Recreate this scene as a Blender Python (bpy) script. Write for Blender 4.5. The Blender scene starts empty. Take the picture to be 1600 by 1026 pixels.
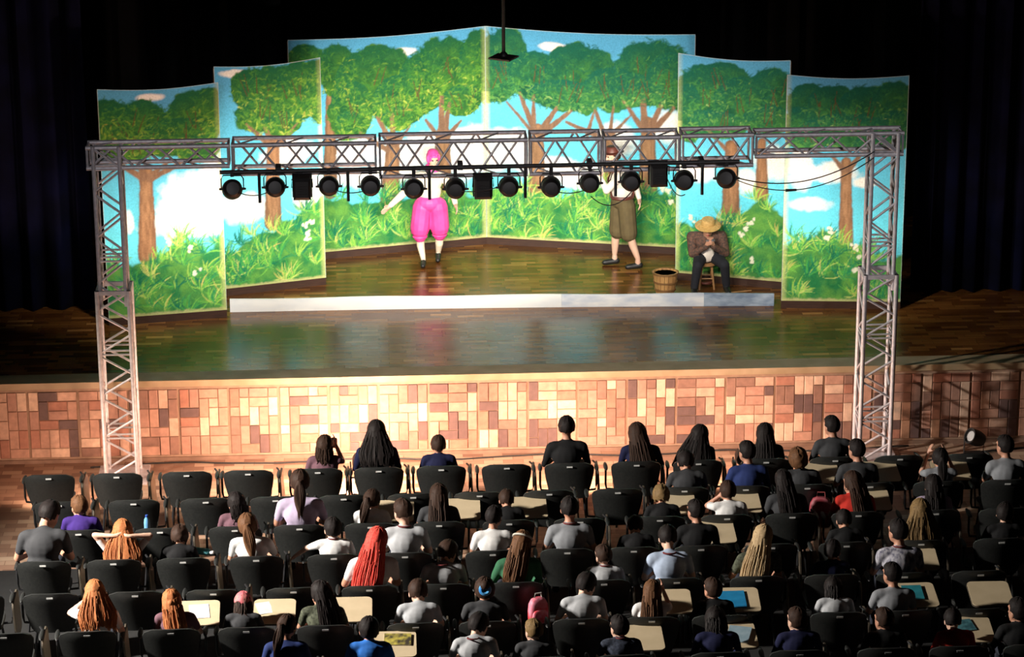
import bpy, math, random
import numpy as np
from mathutils import Vector, Matrix, Euler
random.seed(7); RNG = np.random.default_rng(7)
PI = math.pi
scene = bpy.context.scene
COL = scene.collection

# ------------------------------------------------------------------ camera
cam_d = bpy.data.cameras.new('camera'); cam = bpy.data.objects.new('camera', cam_d); COL.objects.link(cam)
CAM_LOC = Vector((-1.46864712, -32.3604933, 12.3545019))
rt = Vector((0.99869558, -0.05083676, -0.00477204)); up = Vector((0.02053837, 0.31439012, 0.94907167)); fw = Vector((0.04674744, 0.94793168, -0.31502413))
cam.matrix_world = Matrix(((rt.x, up.x, -fw.x, CAM_LOC.x), (rt.y, up.y, -fw.y, CAM_LOC.y), (rt.z, up.z, -fw.z, CAM_LOC.z), (0, 0, 0, 1)))
cam_d.sensor_width = 36.0; cam_d.lens = 4416.07 / 1600 * 36.0; cam_d.clip_end = 200
scene.camera = cam

# ------------------------------------------------------------------ world, exposure, house lights
world = bpy.data.worlds.new('dark_hall'); scene.world = world; world.use_nodes = True
bg = world.node_tree.nodes['Background']; bg.inputs[0].default_value = (0.5, 0.5, 0.6, 1); bg.inputs[1].default_value = 0.003
scene.view_settings.view_transform = 'Standard'; scene.view_settings.look = 'None'
scene.view_settings.exposure = 0.0; scene.view_settings.gamma = 1.0; scene.view_settings.use_curve_mapping = False

def spot(name, loc, target, power, angle, blend, color, radius, parent=None):
    l = bpy.data.lights.new(name, 'SPOT'); l.energy = power; l.spot_size = math.radians(angle); l.spot_blend = blend
    l.color = color; l.shadow_soft_size = radius
    o = bpy.data.objects.new(name, l); COL.objects.link(o)
    d = Vector(target) - Vector(loc)
    o.location = loc; o.rotation_euler = d.to_track_quat('-Z', 'Y').to_euler()
    if parent is not None:
        o.parent = parent; o.location = Vector(loc) - parent.location
    return o
# flood lamp on the left wall of the hall that washes the stage front, and one over the left aisle for the seats
spot('house_flood_stage_front', (-9.5, -3.4, 3.6), (-4.0, -1.6, 0.8), 2000, 36, 1.0, (1.0, 0.86, 0.68), 0.35)
spot('house_flood_seats', (-11.0, -7.0, 5.6), (-2.5, -5.2, 0.9), 15000, 60, 1.0, (1.0, 0.93, 0.84), 0.25)

# front-of-house spots on the gallery rail, aimed over the seats at the truss and the stage
for fx in (-3.3, 0.0, 3.3): spot('front_of_house_spot', (fx * 1.2, -19.0, 9.6), (fx, 0.0, 3.35), 3000, 13.5, 0.8, (1.0, 0.95, 0.98), 0.25)

# ------------------------------------------------------------------ helpers
def link(o, parent=None):
    COL.objects.link(o)
    if parent is not None: o.parent = parent
    return o
def tag(o, label=None, cat=None, group=None, kind=None):
    if label: o['label'] = label
    if cat: o['category'] = cat
    if group: o['group'] = group
    if kind: o['kind'] = kind
    return o
def empty(name, loc=(0, 0, 0), rz=0.0):
    o = bpy.data.objects.new(name, None); o.empty_display_size = 0.1
    o.location = loc; o.rotation_euler = (0, 0, rz); return link(o)
def mesh_obj(name, me, parent=None, loc=(0, 0, 0), rot=(0, 0, 0)):
    o = bpy.data.objects.new(name, me); o.location = loc; o.rotation_euler = rot
    return link(o, parent)
def copy_tree(o, parent=None):
    c = o.copy(); link(c)
    if parent is not None: c.parent = parent
    for ch in o.children: copy_tree(ch, c)
    return c

class MB:
    def __init__(s): s.v = []; s.f = []; s.m = []
    def add(s, vs, fs, mi=0):
        b = len(s.v); s.v += [tuple(v) for v in vs]; s.f += [tuple(b + i for i in f) for f in fs]; s.m += [mi] * len(fs); return s
    def box(s, lo, hi, mi=0):
        x0, y0, z0 = lo; x1, y1, z1 = hi
        return s.add([(x0, y0, z0), (x1, y0, z0), (x1, y1, z0), (x0, y1, z0), (x0, y0, z1), (x1, y0, z1), (x1, y1, z1), (x0, y1, z1)],
                     [(0, 3, 2, 1), (4, 5, 6, 7), (0, 1, 5, 4), (1, 2, 6, 5), (2, 3, 7, 6), (3, 0, 4, 7)], mi)
    def tube(s, p0, p1, r0, r1=None, n=8, mi=0, caps=True):
        r1 = r0 if r1 is None else r1
        p0 = Vector(p0); p1 = Vector(p1); d = (p1 - p0).normalized()
        a = Vector((0, 0, 1)) if abs(d.z) < 0.9 else Vector((1, 0, 0))
        u = d.cross(a).normalized(); w = d.cross(u)
        vs = []
        for p, r in ((p0, r0), (p1, r1)):
            for i in range(n):
                t = 2 * PI * i / n; vs.append(p + u * (r * math.cos(t)) + w * (r * math.sin(t)))
        fs = [(i, i + n, (i + 1) % n + n, (i + 1) % n) for i in range(n)]
        if caps: fs += [tuple(range(n)), tuple(range(2 * n - 1, n - 1, -1))]
        return s.add(vs, fs, mi)
    def path(s, pts, r, n=6, mi=0):
        pts = [Vector(p) for p in pts]; vs = []; fs = []
        for k, p in enumerate(pts):
            d = (pts[min(k + 1, len(pts) - 1)] - pts[max(k - 1, 0)]).normalized()
            a = Vector((0, 0, 1)) if abs(d.z) < 0.9 else Vector((1, 0, 0))
            u = d.cross(a).normalized(); w = d.cross(u)
            for i in range(n):
                t = 2 * PI * i / n; vs.append(p + u * (r * math.cos(t)) + w * (r * math.sin(t)))
        for k in range(len(pts) - 1):
            for i in range(n):
                fs.append((k * n + i, (k + 1) * n + i, (k + 1) * n + (i + 1) % n, k * n + (i + 1) % n))
        fs += [tuple(range(n)), tuple(range(len(vs) - 1, len(vs) - n - 1, -1))]
        return s.add(vs, fs, mi)
    def lathe(s, prof, n=20, M=None, mi=0):
        vs = []; fs = []
        for r, z in prof:
            for i in range(n):
                t = 2 * PI * i / n; vs.append(Vector((r * math.cos(t), r * math.sin(t), z)))
        for k in range(len(prof) - 1):
            for i in range(n):
                fs.append((k * n + i, k * n + (i + 1) % n, (k + 1) * n + (i + 1) % n, (k + 1) * n + i))
        fs += [tuple(range(n - 1, -1, -1)), tuple(range((len(prof) - 1) * n, len(prof) * n))]
        if M is not None: vs = [M @ v for v in vs]
        return s.add(vs, fs, mi)
    def ell(s, c, r, M=None, nu=14, nv=9, mi=0):
        vs = [(0, 0, 1)]; fs = []
        for j in range(1, nv):
            ph = PI * j / nv
            for i in range(nu):
                t = 2 * PI * i / nu; vs.append((math.sin(ph) * math.cos(t), math.sin(ph) * math.sin(t), math.cos(ph)))
        vs.append((0, 0, -1)); L = len(vs) - 1
        for i in range(nu): fs.append((0, 1 + i, 1 + (i + 1) % nu))
        for j in range(nv - 2):
            for i in range(nu):
                a = 1 + j * nu; fs.append((a + i, a + nu + i, a + nu + (i + 1) % nu, a + (i + 1) % nu))
        a = 1 + (nv - 2) * nu
        for i in range(nu): fs.append((a + i, L, a + (i + 1) % nu))
        vs = [Vector((v[0] * r[0], v[1] * r[1], v[2] * r[2])) for v in vs]
        if M is not None: vs = [M @ v for v in vs]
        c = Vector(c); return s.add([v + c for v in vs], fs, mi)
    def slab(s, outline, z0, z1, mi=0, M=None):
        n = len(outline); vs = [Vector((x, y, z0)) for x, y in outline] + [Vector((x, y, z1)) for x, y in outline]
        if M is not None: vs = [M @ v for v in vs]
        fs = [tuple(range(n - 1, -1, -1)), tuple(range(n, 2 * n))] + [(i, (i + 1) % n, (i + 1) % n + n, i + n) for i in range(n)]
        return s.add(vs, fs, mi)
    def mesh(s, name, mats, smooth=False):
        me = bpy.data.meshes.new(name); me.from_pydata([tuple(v) for v in s.v], [], s.f)
        for m in (mats if isinstance(mats, (list, tuple)) else [mats]): me.materials.append(m)
        if any(s.m): me.polygons.foreach_set('material_index', s.m)
        if smooth:
            me.polygons.foreach_set('use_smooth', [True] * len(me.polygons))
            try: me.set_sharp_from_angle(angle=math.radians(40))
            except Exception: pass
        me.update(); return me
    def build(s, name, mats, parent=None, smooth=False, loc=(0, 0, 0), rot=(0, 0, 0)):
        return mesh_obj(name, s.mesh(name, mats, smooth), parent, loc, rot)
def rrect(w, h, r, n=5, cx=0, cy=0):
    out = []
    for k, (sx, sy) in enumerate(((1, 1), (-1, 1), (-1, -1), (1, -1))):
        for i in range(n + 1):
            t = PI / 2 * k + PI / 2 * i / n
            out.append((cx + sx * (w / 2 - r) + r * math.cos(t), cy + sy * (h / 2 - r) + r * math.sin(t)))
    return out

# ------------------------------------------------------------------ materials
MATS = {}
def pmat(name, c1, c2=None, scale=8.0, rough=0.6, metal=0.0, bump=0.0, stretch=(1, 1, 1), spec=0.5, detail=3.0, coord='Object', emit=None, sheen=0.0):
    if name in MATS: return MATS[name]
    m = bpy.data.materials.new(name); m.use_nodes = True; nt = m.node_tree; N = nt.nodes; L = nt.links
    b = N['Principled BSDF']; b.inputs['Roughness'].default_value = rough; b.inputs['Metallic'].default_value = metal
    b.inputs['Specular IOR Level'].default_value = spec
    c2 = c2 or tuple(min(1, c * 0.75) for c in c1)
    tc = N.new('ShaderNodeTexCoord'); mp = N.new('ShaderNodeMapping'); mp.inputs['Scale'].default_value = stretch
    nz = N.new('ShaderNodeTexNoise'); nz.inputs['Scale'].default_value = scale; nz.inputs['Detail'].default_value = detail
    L.new(tc.outputs[coord], mp.inputs[0]); L.new(mp.outputs[0], nz.inputs['Vector'])
    mx = N.new('ShaderNodeMix'); mx.data_type = 'RGBA'; mx.inputs[6].default_value = (*c1, 1); mx.inputs[7].default_value = (*c2, 1)
    mr = N.new('ShaderNodeMapRange'); mr.inputs[1].default_value = 0.35; mr.inputs[2].default_value = 0.65
    L.new(nz.outputs[0], mr.inputs[0]); L.new(mr.outputs[0], mx.inputs[0]); L.new(mx.outputs[2], b.inputs['Base Color'])
    if bump:
        bp = N.new('ShaderNodeBump'); bp.inputs['Strength'].default_value = bump; bp.inputs['Distance'].default_value = 0.01
        L.new(nz.outputs[0], bp.inputs['Height']); L.new(bp.outputs[0], b.inputs['Normal'])
    if emit:
        b.inputs['Emission Color'].default_value = (*emit[0], 1); b.inputs['Emission Strength'].default_value = emit[1]
    MATS[name] = m; return m
steel = pmat('brushed_aluminium', (0.60, 0.57, 0.60), (0.46, 0.44, 0.47), 20, 0.42, 0.3)
blacksteel = pmat('black_painted_steel', (0.012, 0.012, 0.013), (0.02, 0.02, 0.02), 20, 0.5)
plastic = pmat('black_chair_plastic', (0.015, 0.016, 0.0155), (0.021, 0.022, 0.021), 40, 0.46, bump=0.05)
chrome = pmat('dark_tube_steel', (0.05, 0.05, 0.055), (0.03, 0.03, 0.03), 20, 0.35, 0.6)
beige = pmat('beige_laminate', (0.62, 0.50, 0.33), (0.56, 0.45, 0.29), 6, 0.35)
edge_m = pmat('tablet_edge_band', (0.10, 0.08, 0.06), (0.07, 0.06, 0.045), 10, 0.4)
label_m = pmat('white_maker_plate', (0.6, 0.6, 0.58), (0.5, 0.5, 0.5), 30, 0.4)
wood_m = pmat('raw_batten_wood', (0.35, 0.22, 0.11), (0.25, 0.15, 0.07), 6, 0.7, stretch=(1, 1, 8))
base_strip_m = pmat('dark_skirting_wood', (0.05, 0.018, 0.008), (0.03, 0.01, 0.005), 6, 0.6, stretch=(1, 8, 8))

# ------------------------------------------------------------------ the setting
ZS = 1.03
def stage_material():
    m = bpy.data.materials.new('parquet_varnished'); m.use_nodes = True; nt = m.node_tree; N = nt.nodes; L = nt.links; b = N['Principled BSDF']
    tc = N.new('ShaderNodeTexCoord'); br = N.new('ShaderNodeTexBrick')
    br.inputs['Scale'].default_value = 1.0; br.inputs['Brick Width'].default_value = 0.34; br.inputs['Row Height'].default_value = 0.085
    br.inputs['Mortar Size'].default_value = 0.0025; br.inputs['Color1'].default_value = (0.0, 0, 0, 1); br.inputs['Color2'].default_value = (1, 1, 1, 1); br.inputs['Mortar'].default_value = (0.2, 0.2, 0.2, 1)
    br.offset = 0.37; br.squash = 0.8; br.squash_frequency = 3
    L.new(tc.outputs['Object'], br.inputs['Vector'])
    cr = N.new('ShaderNodeValToRGB'); e = cr.color_ramp.elements
    e[0].position = 0.0; e[0].color = (0.085, 0.028, 0.007, 1); e[1].position = 1.0; e[1].color = (0.40, 0.19, 0.06, 1)
    for pos, c in ((0.35, (0.13, 0.046, 0.011, 1)), (0.7, (0.19, 0.075, 0.018, 1)), (0.93, (0.22, 0.09, 0.022, 1))):
        k = e.new(pos); k.color = c
    L.new(br.outputs['Color'], cr.inputs[0])
    nz = N.new('ShaderNodeTexNoise'); nz.inputs['Scale'].default_value = 1.3; nz.inputs['Detail'].default_value = 4; L.new(tc.outputs['Object'], nz.inputs['Vector'])
    mx = N.new('ShaderNodeMix'); mx.data_type = 'RGBA'; mx.blend_type = 'MULTIPLY'; mx.inputs[0].default_value = 0.6
    mr = N.new('ShaderNodeMapRange'); mr.inputs[1].default_value = 0.3; mr.inputs[2].default_value = 0.7; mr.inputs[3].default_value = 0.55; mr.inputs[4].default_value = 1.1
    L.new(nz.outputs[0], mr.inputs[0]); L.new(cr.outputs[0], mx.inputs[6]); L.new(mr.outputs[0], mx.inputs[7]); L.new(mx.outputs[2], b.inputs['Base Color'])
    b.inputs['Specular Tint'].default_value = (1.0, 0.46, 0.20, 1)
    b.inputs['Roughness'].default_value = 0.24; b.inputs['Specular IOR Level'].default_value = 0.42
    m2 = N.new('ShaderNodeMapRange'); m2.inputs[3].default_value = 0.17; m2.inputs[4].default_value = 0.30; L.new(nz.outputs[0], m2.inputs[0]); L.new(m2.outputs[0], b.inputs['Roughness'])
    return m
def paver_material():
    m = bpy.data.materials.new('clay_pavers'); m.use_nodes = True; nt = m.node_tree; N = nt.nodes; L = nt.links; b = N['Principled BSDF']
    tc = N.new('ShaderNodeTexCoord'); br = N.new('ShaderNodeTexBrick')
    br.inputs['Scale'].default_value = 1.0; br.inputs['Brick Width'].default_value = 0.242; br.inputs['Row Height'].default_value = 0.121
    br.inputs['Mortar Size'].default_value = 0.004; br.inputs['Color1'].default_value = (0, 0, 0, 1); br.inputs['Color2'].default_value = (1, 1, 1, 1); br.inputs['Mortar'].default_value = (0.1, 0.1, 0.1, 1)
    L.new(tc.outputs['Object'], br.inputs['Vector'])
    cr = N.new('ShaderNodeValToRGB'); e = cr.color_ramp.elements
    e[0].color = (0.20, 0.11, 0.075, 1); e[1].color = (0.52, 0.36, 0.25, 1); k = e.new(0.5); k.color = (0.36, 0.21, 0.14, 1)
    L.new(br.outputs['Color'], cr.inputs[0]); L.new(cr.outputs[0], b.inputs['Base Color']); b.inputs['Roughness'].default_value = 0.55
    return m
def brick_material():
    m = bpy.data.materials.new('mixed_clay_brick'); m.use_nodes = True; nt = m.node_tree; N = nt.nodes; L = nt.links; b = N['Principled BSDF']
    oi = N.new('ShaderNodeObjectInfo'); cr = N.new('ShaderNodeValToRGB'); e = cr.color_ramp.elements; cr.color_ramp.interpolation = 'CONSTANT'
    e[0].position = 0; e[0].color = (0.12, 0.068, 0.062, 1); e[1].position = 0.9; e[1].color = (0.60, 0.40, 0.29, 1)
    for pos, c in ((0.16, (0.24, 0.125, 0.09, 1)), (0.3, (0.35, 0.15, 0.10, 1)), (0.44, (0.38, 0.20, 0.145, 1)), (0.62, (0.44, 0.235, 0.165, 1)), (0.78, (0.50, 0.30, 0.215, 1))):
        k = e.new(pos); k.color = c
    at = N.new('ShaderNodeAttribute'); at.attribute_name = 'tone'
    ad = N.new('ShaderNodeMath'); ad.operation = 'ADD'; L.new(oi.outputs['Random'], ad.inputs[0]); L.new(at.outputs['Fac'], ad.inputs[1])
    fr = N.new('ShaderNodeMath'); fr.operation = 'FRACT'; L.new(ad.outputs[0], fr.inputs[0]); L.new(fr.outputs[0], cr.inputs[0])
    tc = N.new('ShaderNodeTexCoord'); nz = N.new('ShaderNodeTexNoise'); nz.inputs['Scale'].default_value = 14; nz.inputs['Detail'].default_value = 5
    va = N.new('ShaderNodeVectorMath'); va.operation = 'ADD'; L.new(tc.outputs['Object'], va.inputs[0]); L.new(oi.outputs['Random'], va.inputs[1]); L.new(va.outputs[0], nz.inputs['Vector'])
    mr = N.new('ShaderNodeMapRange'); mr.inputs[1].default_value = 0.3; mr.inputs[2].default_value = 0.7; mr.inputs[3].default_value = 0.78; mr.inputs[4].default_value = 1.1; L.new(nz.outputs[0], mr.inputs[0])
    mx = N.new('ShaderNodeMix'); mx.data_type = 'RGBA'; mx.blend_type = 'MULTIPLY'; mx.inputs[0].default_value = 1; L.new(cr.outputs[0], mx.inputs[6]); L.new(mr.outputs[0], mx.inputs[7])
    L.new(mx.outputs[2], b.inputs['Base Color']); b.inputs['Roughness'].default_value = 0.7
    return m
def struct(name, mb, mat, smooth=False):
    return tag(mb.build(name, mat, None, smooth), kind='structure')
struct('floor', MB().box((-12, -3.3, -0.2), (12, 0.0, 0)), paver_material())
struct('floor_seating', MB().box((-12, -12, -0.2), (12, -3.3, 0)), pmat('black_floor_covering', (0.006, 0.006, 0.006), (0.009, 0.009, 0.009), 8, 0.9))
struct('stage_floor', MB().box((-12, 0.02, 0.9), (12, 10, ZS)), stage_material())
mortar = pmat('wall_mortar', (0.30, 0.19, 0.13), (0.24, 0.15, 0.1), 12, 0.85)
wallf = struct('wall_stage_front', MB().box((-12, 0.0, 0), (12, 0.3, 0.955)), mortar)
struct('trim_1', MB().box((-12, -0.025, 0.955), (12, 0.3, ZS + 0.004)), pmat('pale_stone_coping', (0.36, 0.26, 0.16), (0.28, 0.20, 0.11), 4, 0.6))
struct('trim_2', MB().box((-12, -0.02, 0.0), (12, 0.02, 0.045)), pmat('dark_plinth', (0.22, 0.13, 0.09), (0.16, 0.09, 0.06), 6, 0.7))
brickm = brick_material()
CW, CH, MODW = 0.1165, 0.121, 0.605
def brick_mesh(w, h, name):
    g = 0.004; c = 0.005; x0, x1, z0, z1 = g, w * CW - g, g, h * CH - g
    mb = MB(); yb, yf = 0.0, -0.014
    mb.add([(x0, yb, z0), (x1, yb, z0), (x1, yb, z1), (x0, yb, z1), (x0, yf + c, z0), (x1, yf + c, z0), (x1, yf + c, z1), (x0, yf + c, z1),
            (x0 + c, yf, z0 + c), (x1 - c, yf, z0 + c), (x1 - c, yf, z1 - c), (x0 + c, yf, z1 - c)],
           [(0, 1, 5, 4), (1, 2, 6, 5), (2, 3, 7, 6), (3, 0, 4, 7), (4, 5, 9, 8), (5, 6, 10, 9), (6, 7, 11, 10), (7, 4, 8, 11), (8, 9, 10, 11), (3, 2, 1, 0)])
    return mb.mesh(name, brickm)
BM = {(2, 1): brick_mesh(2, 1, 'brick_lying'), (1, 2): brick_mesh(1, 2, 'brick_standing'), (1, 1): brick_mesh(1, 1, 'brick_half')}
pieces = []
rb = random.Random(3)
for k in range(-11, 12):
    x0 = 0.315 + k * MODW; occ = [[False] * 7 for _ in range(5)]
    for j in range(7):
        for i in range(5):
            if occ[i][j]: continue
            opts = []
            if i < 4 and not occ[i + 1][j]: opts.append((2, 1))
            if j < 6: opts.append((1, 2))
            sh = rb.choice(opts) if opts and rb.random() > 0.06 else (1, 1)
            for a in range(sh[0]):
                for q in range(sh[1]): occ[i + a][j + q] = True
            pieces.append((abs(x0 + 0.3 - 0.3), x0 + 0.011 + i * CW, 0.07 + j * CH, sh))
pieces.sort(key=lambda t: t[0])
for d, x, z, sh in pieces[:300]:
    mesh_obj('brick', BM[sh], wallf, (x, rb.uniform(-0.003, 0.003), z))
rest = MB(); tones = []
for d, x, z, sh in pieces[300:]:
    me = BM[sh]; rest.add([v.co + Vector((x, 0, z)) for v in me.vertices], [tuple(p.vertices) for p in me.polygons]); tones += [rb.random()] * len(me.polygons)
ro = rest.build('brick_field', brickm, wallf); ro['kind'] = 'stuff'
at = ro.data.attributes.new('tone', 'FLOAT', 'FACE'); at.data.foreach_set('value', tones)
# black drapes round the stage and the dim wall behind
def curtain(name, x0, x1, y, z0, z1, c1, c2, label, amp=0.07, wl=0.33):
    nx = int(abs(x1 - x0) / 0.04); mb = MB(); vs = []; fs = []
    rc = random.Random(name + str(x0)); ph = [rc.uniform(0, 6) for _ in range(4)]
    rows = [z0, z0 + (z1 - z0) * 0.5, z1]
    for r_, z in enumerate(rows):
        for i in range(nx + 1):
            x = x0 + (x1 - x0) * i / nx
            vs.append((x, y + amp * (1.15 - 0.3 * r_) * (math.sin(x * 2 * PI / wl + ph[0] + 0.8 * math.sin(x * 2.1 + ph[1])) + 0.3 * math.sin(x * 31 + ph[2])), z))
    n = nx + 1
    for r_ in range(len(rows) - 1):
        for i in range(nx): fs.append((r_ * n + i, r_ * n + i + 1, (r_ + 1) * n + i + 1, (r_ + 1) * n + i))
    mb.add(vs, fs)
    o = mb.build(name, pmat('velvet_' + name, c1, c2, 3, 0.95, spec=0.1), None, True)
    md = o.modifiers.new('thickness', 'SOLIDIFY'); md.thickness = 0.015
    return tag(o, label, 'curtain')
NAV = ((0.003, 0.004, 0.022), (0.0015, 0.002, 0.010)); BLK = ((0.003, 0.003, 0.004), (0.002, 0.002, 0.002))
curtain('wing_curtain', -10, -5.15, 2.9, ZS + 0.01, 8.0, *NAV, 'navy black wing curtain at the left side of the stage')
curtain('wing_curtain', 5.55, 10, 2.9, ZS + 0.01, 8.0, *NAV, 'navy black wing curtain at the right side of the stage')
curtain('masking_curtain', -9, -2.75, 6.4, ZS + 0.01, 8.0, *BLK, 'tall black masking curtain behind the left painted flats')
curtain('masking_curtain', 3.05, 9, 6.4, ZS + 0.01, 8.0, *BLK, 'tall black masking curtain behind the right painted flats')
curtain('back_curtain', -3.6, 3.8, 7.4, ZS + 0.01, 4.25, *BLK, 'low black back curtain across the middle of the stage')
struct('wall_back', MB().box((-12, 9.0, 0.9), (12, 9.2, 8.5)), pmat('dim_back_wall', (0.16, 0.15, 0.14), (0.12, 0.11, 0.10), 2, 0.9))

# ------------------------------------------------------------------ painted flats
FLATS = {
'BL':{'can':[(0.24,2.67,0.29,0.24),(0.67,2.52,0.29,0.39),(1.23,2.33,0.63,0.53),(0.85,1.94,0.35,0.44),(0.81,1.77,0.2,0.18),(1.54,2.02,0.41,0.41),(1.49,1.8,0.23,0.18),(2.18,2.44,0.57,0.46),(1.86,2.27,0.37,0.46),(2.42,1.96,0.32,0.23),(2.63,2.39,0.28,0.55)],'cloud':[(1.6,2.76,0.18,0.06),(0.94,1.4,0.41,0.23),(1.84,1.32,0.55,0.26),(2.48,1.23,0.46,0.37),(1.29,1.05,0.74,0.18)],'trunk':[(0.57,2.19,0.53,0.85,0.092),(1.44,1.54,1.36,0.59,0.129),(2.14,1.57,2.11,0.53,0.138),(1.22,1.87,1.41,1.48,0.046),(1.42,1.9,1.43,1.48,0.046),(1.67,1.7,1.46,1.44,0.028),(0.97,1.67,1.35,1.39,0.037),(1.9,1.77,2.08,1.51,0.037),(2.13,2.07,2.12,1.51,0.055),(2.24,1.97,2.16,1.53,0.046),(2.4,1.71,2.19,1.5,0.037)],'grass':[(0.43,0.85),(0.93,0.77),(1.65,0.77),(2.2,0.7),(2.77,0.69)],'fl':[],'side':'R','plan':((-2.62,4.8),(0.05,5.48))},
'BR':{'can':[(0.27,2.48,0.38,0.51),(0.1,2.21,0.37,0.32),(0.68,2.32,0.41,0.37),(1.31,2.33,0.57,0.51),(1.09,2.07,0.55,0.23),(1.75,2.19,0.41,0.32),(2.32,2.46,0.57,0.46),(2.01,2.2,0.37,0.23),(2.58,2.31,0.37,0.42),(2.15,2.12,0.46,0.17)],'cloud':[(0.95,2.78,0.22,0.06),(0.28,1.26,0.41,0.32),(0.91,1.02,0.46,0.19),(1.84,1.52,0.27,0.23),(2.55,1.69,0.23,0.28),(1.53,0.96,0.55,0.19)],'trunk':[(0.73,1.6,0.71,0.6,0.119),(1.73,1.6,1.73,0.74,0.092),(2.26,1.76,2.27,0.68,0.128),(0.3,1.96,0.66,1.55,0.027),(0.48,2.09,0.69,1.56,0.046),(0.67,2.07,0.67,1.6,0.037),(1.0,1.93,0.76,1.56,0.046),(1.19,1.89,0.78,1.53,0.046),(1.51,1.98,1.67,1.54,0.037),(1.78,1.97,1.73,1.56,0.027),(2.02,1.86,1.76,1.58,0.027),(1.13,1.73,1.53,1.57,0.037),(1.53,1.95,1.42,1.56,0.027),(1.92,2.06,2.19,1.67,0.037),(2.18,2.16,2.22,1.67,0.055),(2.45,2.04,2.29,1.68,0.046),(2.61,1.98,2.31,1.63,0.046)],'grass':[(-0.03,0.72),(0.55,0.77),(1.09,0.71),(1.62,0.87),(2.16,0.87),(2.69,0.86)],'fl':[(2.54,0.78),(2.58,0.65),(2.47,0.85)],'side':'L','plan':((0.05,5.48),(2.85,4.75))},
'L2':{'can':[(0.81,2.54,0.56,0.43),(0.51,2.65,0.32,0.31),(1.15,2.59,0.36,0.43),(1.29,2.79,0.27,0.18),(0.62,2.3,0.41,0.25),(0.88,2.15,0.32,0.16),(1.41,2.48,0.23,0.4)],'cloud':[(0.29,2.91,0.22,0.05),(0.32,1.08,0.36,0.2),(0.95,1.79,0.36,0.18),(1.2,1.21,0.2,0.27)],'trunk':[(0.76,2.03,0.72,0.86,0.109),(0.41,2.22,0.7,1.93,0.036),(0.66,2.17,0.73,1.95,0.045),(1.01,2.05,0.8,1.92,0.036),(1.08,2.17,0.87,1.93,0.018)],'grass':[(-0.09,0.51),(0.22,0.56),(0.49,0.8),(0.75,0.86),(1.02,0.96),(1.42,1.18)],'fl':[(1.17,0.77),(1.26,0.8),(1.2,0.66),(1.18,0.55)],'side':'R','plan':((-3.53,3.3),(-2.17,3.73))},
'L1':{'can':[(0.32,2.44,0.42,0.39),(0.13,2.58,0.25,0.3),(0.56,2.51,0.38,0.33),(1.17,2.51,0.41,0.41),(0.96,2.32,0.51,0.26),(1.37,2.67,0.21,0.26),(0.35,2.19,0.42,0.15),(1.23,2.13,0.3,0.19)],'cloud':[(0.66,2.9,0.19,0.05),(1.13,1.51,0.38,0.39),(1.03,1.22,0.51,0.21),(0.3,1.28,0.08,0.15),(1.38,1.66,0.21,0.43)],'trunk':[(0.56,1.95,0.53,0.81,0.11),(0.18,2.08,0.51,1.85,0.042),(0.45,2.06,0.54,1.87,0.042),(1.07,2.05,0.6,1.83,0.042),(0.84,2.04,0.62,1.88,0.034)],'grass':[(-0.14,0.84),(0.2,0.8),(0.52,0.79),(0.73,0.91),(0.94,1.06),(1.26,0.91),(1.52,1.05)],'fl':[(1.07,0.86),(1.14,0.53),(0.82,0.99)],'side':'R','plan':((-4.92,2.15),(-3.43,2.42))},
'R2':{'can':[(0.31,2.44,0.37,0.43),(0.14,2.17,0.23,0.41),(0.61,2.64,0.42,0.29),(0.91,2.4,0.46,0.36),(1.25,2.51,0.42,0.36),(0.53,2.07,0.42,0.2),(1.22,2.17,0.37,0.2)],'cloud':[(0.24,1.44,0.28,0.16),(1.32,1.61,0.28,0.23),(0.94,1.37,0.18,0.18)],'trunk':[(0.74,1.83,0.74,0.72,0.12),(1.14,1.9,1.16,1.17,0.083),(0.41,2.02,0.7,1.74,0.028)],'grass':[(0.01,0.81),(0.3,0.74),(0.64,0.77),(0.94,0.97),(1.15,1.25),(1.42,0.97),(1.59,0.85)],'fl':[(0.95,0.71),(0.89,0.64),(1.01,0.78),(0.21,0.78),(1.05,0.28)],'side':'L','plan':((2.5,3.65),(3.9,3.12))},
'R1':{'can':[(0.3,2.56,0.33,0.34),(0.58,2.6,0.33,0.3),(0.98,2.52,0.37,0.36),(1.34,2.61,0.29,0.3),(0.18,2.31,0.25,0.26),(0.75,2.27,0.58,0.24),(1.36,2.27,0.29,0.26),(0.27,2.14,0.33,0.13),(1.24,2.1,0.41,0.13)],'cloud':[(0.6,1.74,0.37,0.14),(0.37,1.31,0.26,0.1),(0.2,1.76,0.17,0.26),(1.01,1.62,0.15,0.07)],'trunk':[(0.78,1.89,0.81,0.74,0.091),(0.96,1.99,0.81,1.79,0.041),(0.6,1.97,0.75,1.79,0.033)],'grass':[(0.04,0.82),(0.3,0.91),(0.54,1.02),(0.71,0.87),(1.0,0.79),(1.29,0.62),(1.66,0.75)],'fl':[(0.6,0.95),(0.55,0.88),(0.94,0.74),(0.97,0.61),(0.95,0.44)],'side':'L','plan':((3.74,2.33),(5.27,2.18))},
}
def lerp(a, b, t): return a + (b - a) * t
def vnoise(X, Z, s, seed):
    r = np.random.default_rng(seed); G = r.random((64, 64)); x = X * s + 100; z = Z * s + 100
    xi = np.floor(x).astype(int); zi = np.floor(z).astype(int); fx = x - xi; fz = z - zi; fx = fx * fx * (3 - 2 * fx); fz = fz * fz * (3 - 2 * fz)
    g = lambda i, j: G[i % 64, j % 64]
    return (g(xi, zi) * (1 - fx) + g(xi + 1, zi) * fx) * (1 - fz) + (g(xi, zi + 1) * (1 - fx) + g(xi + 1, zi + 1) * fx) * fz
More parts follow.
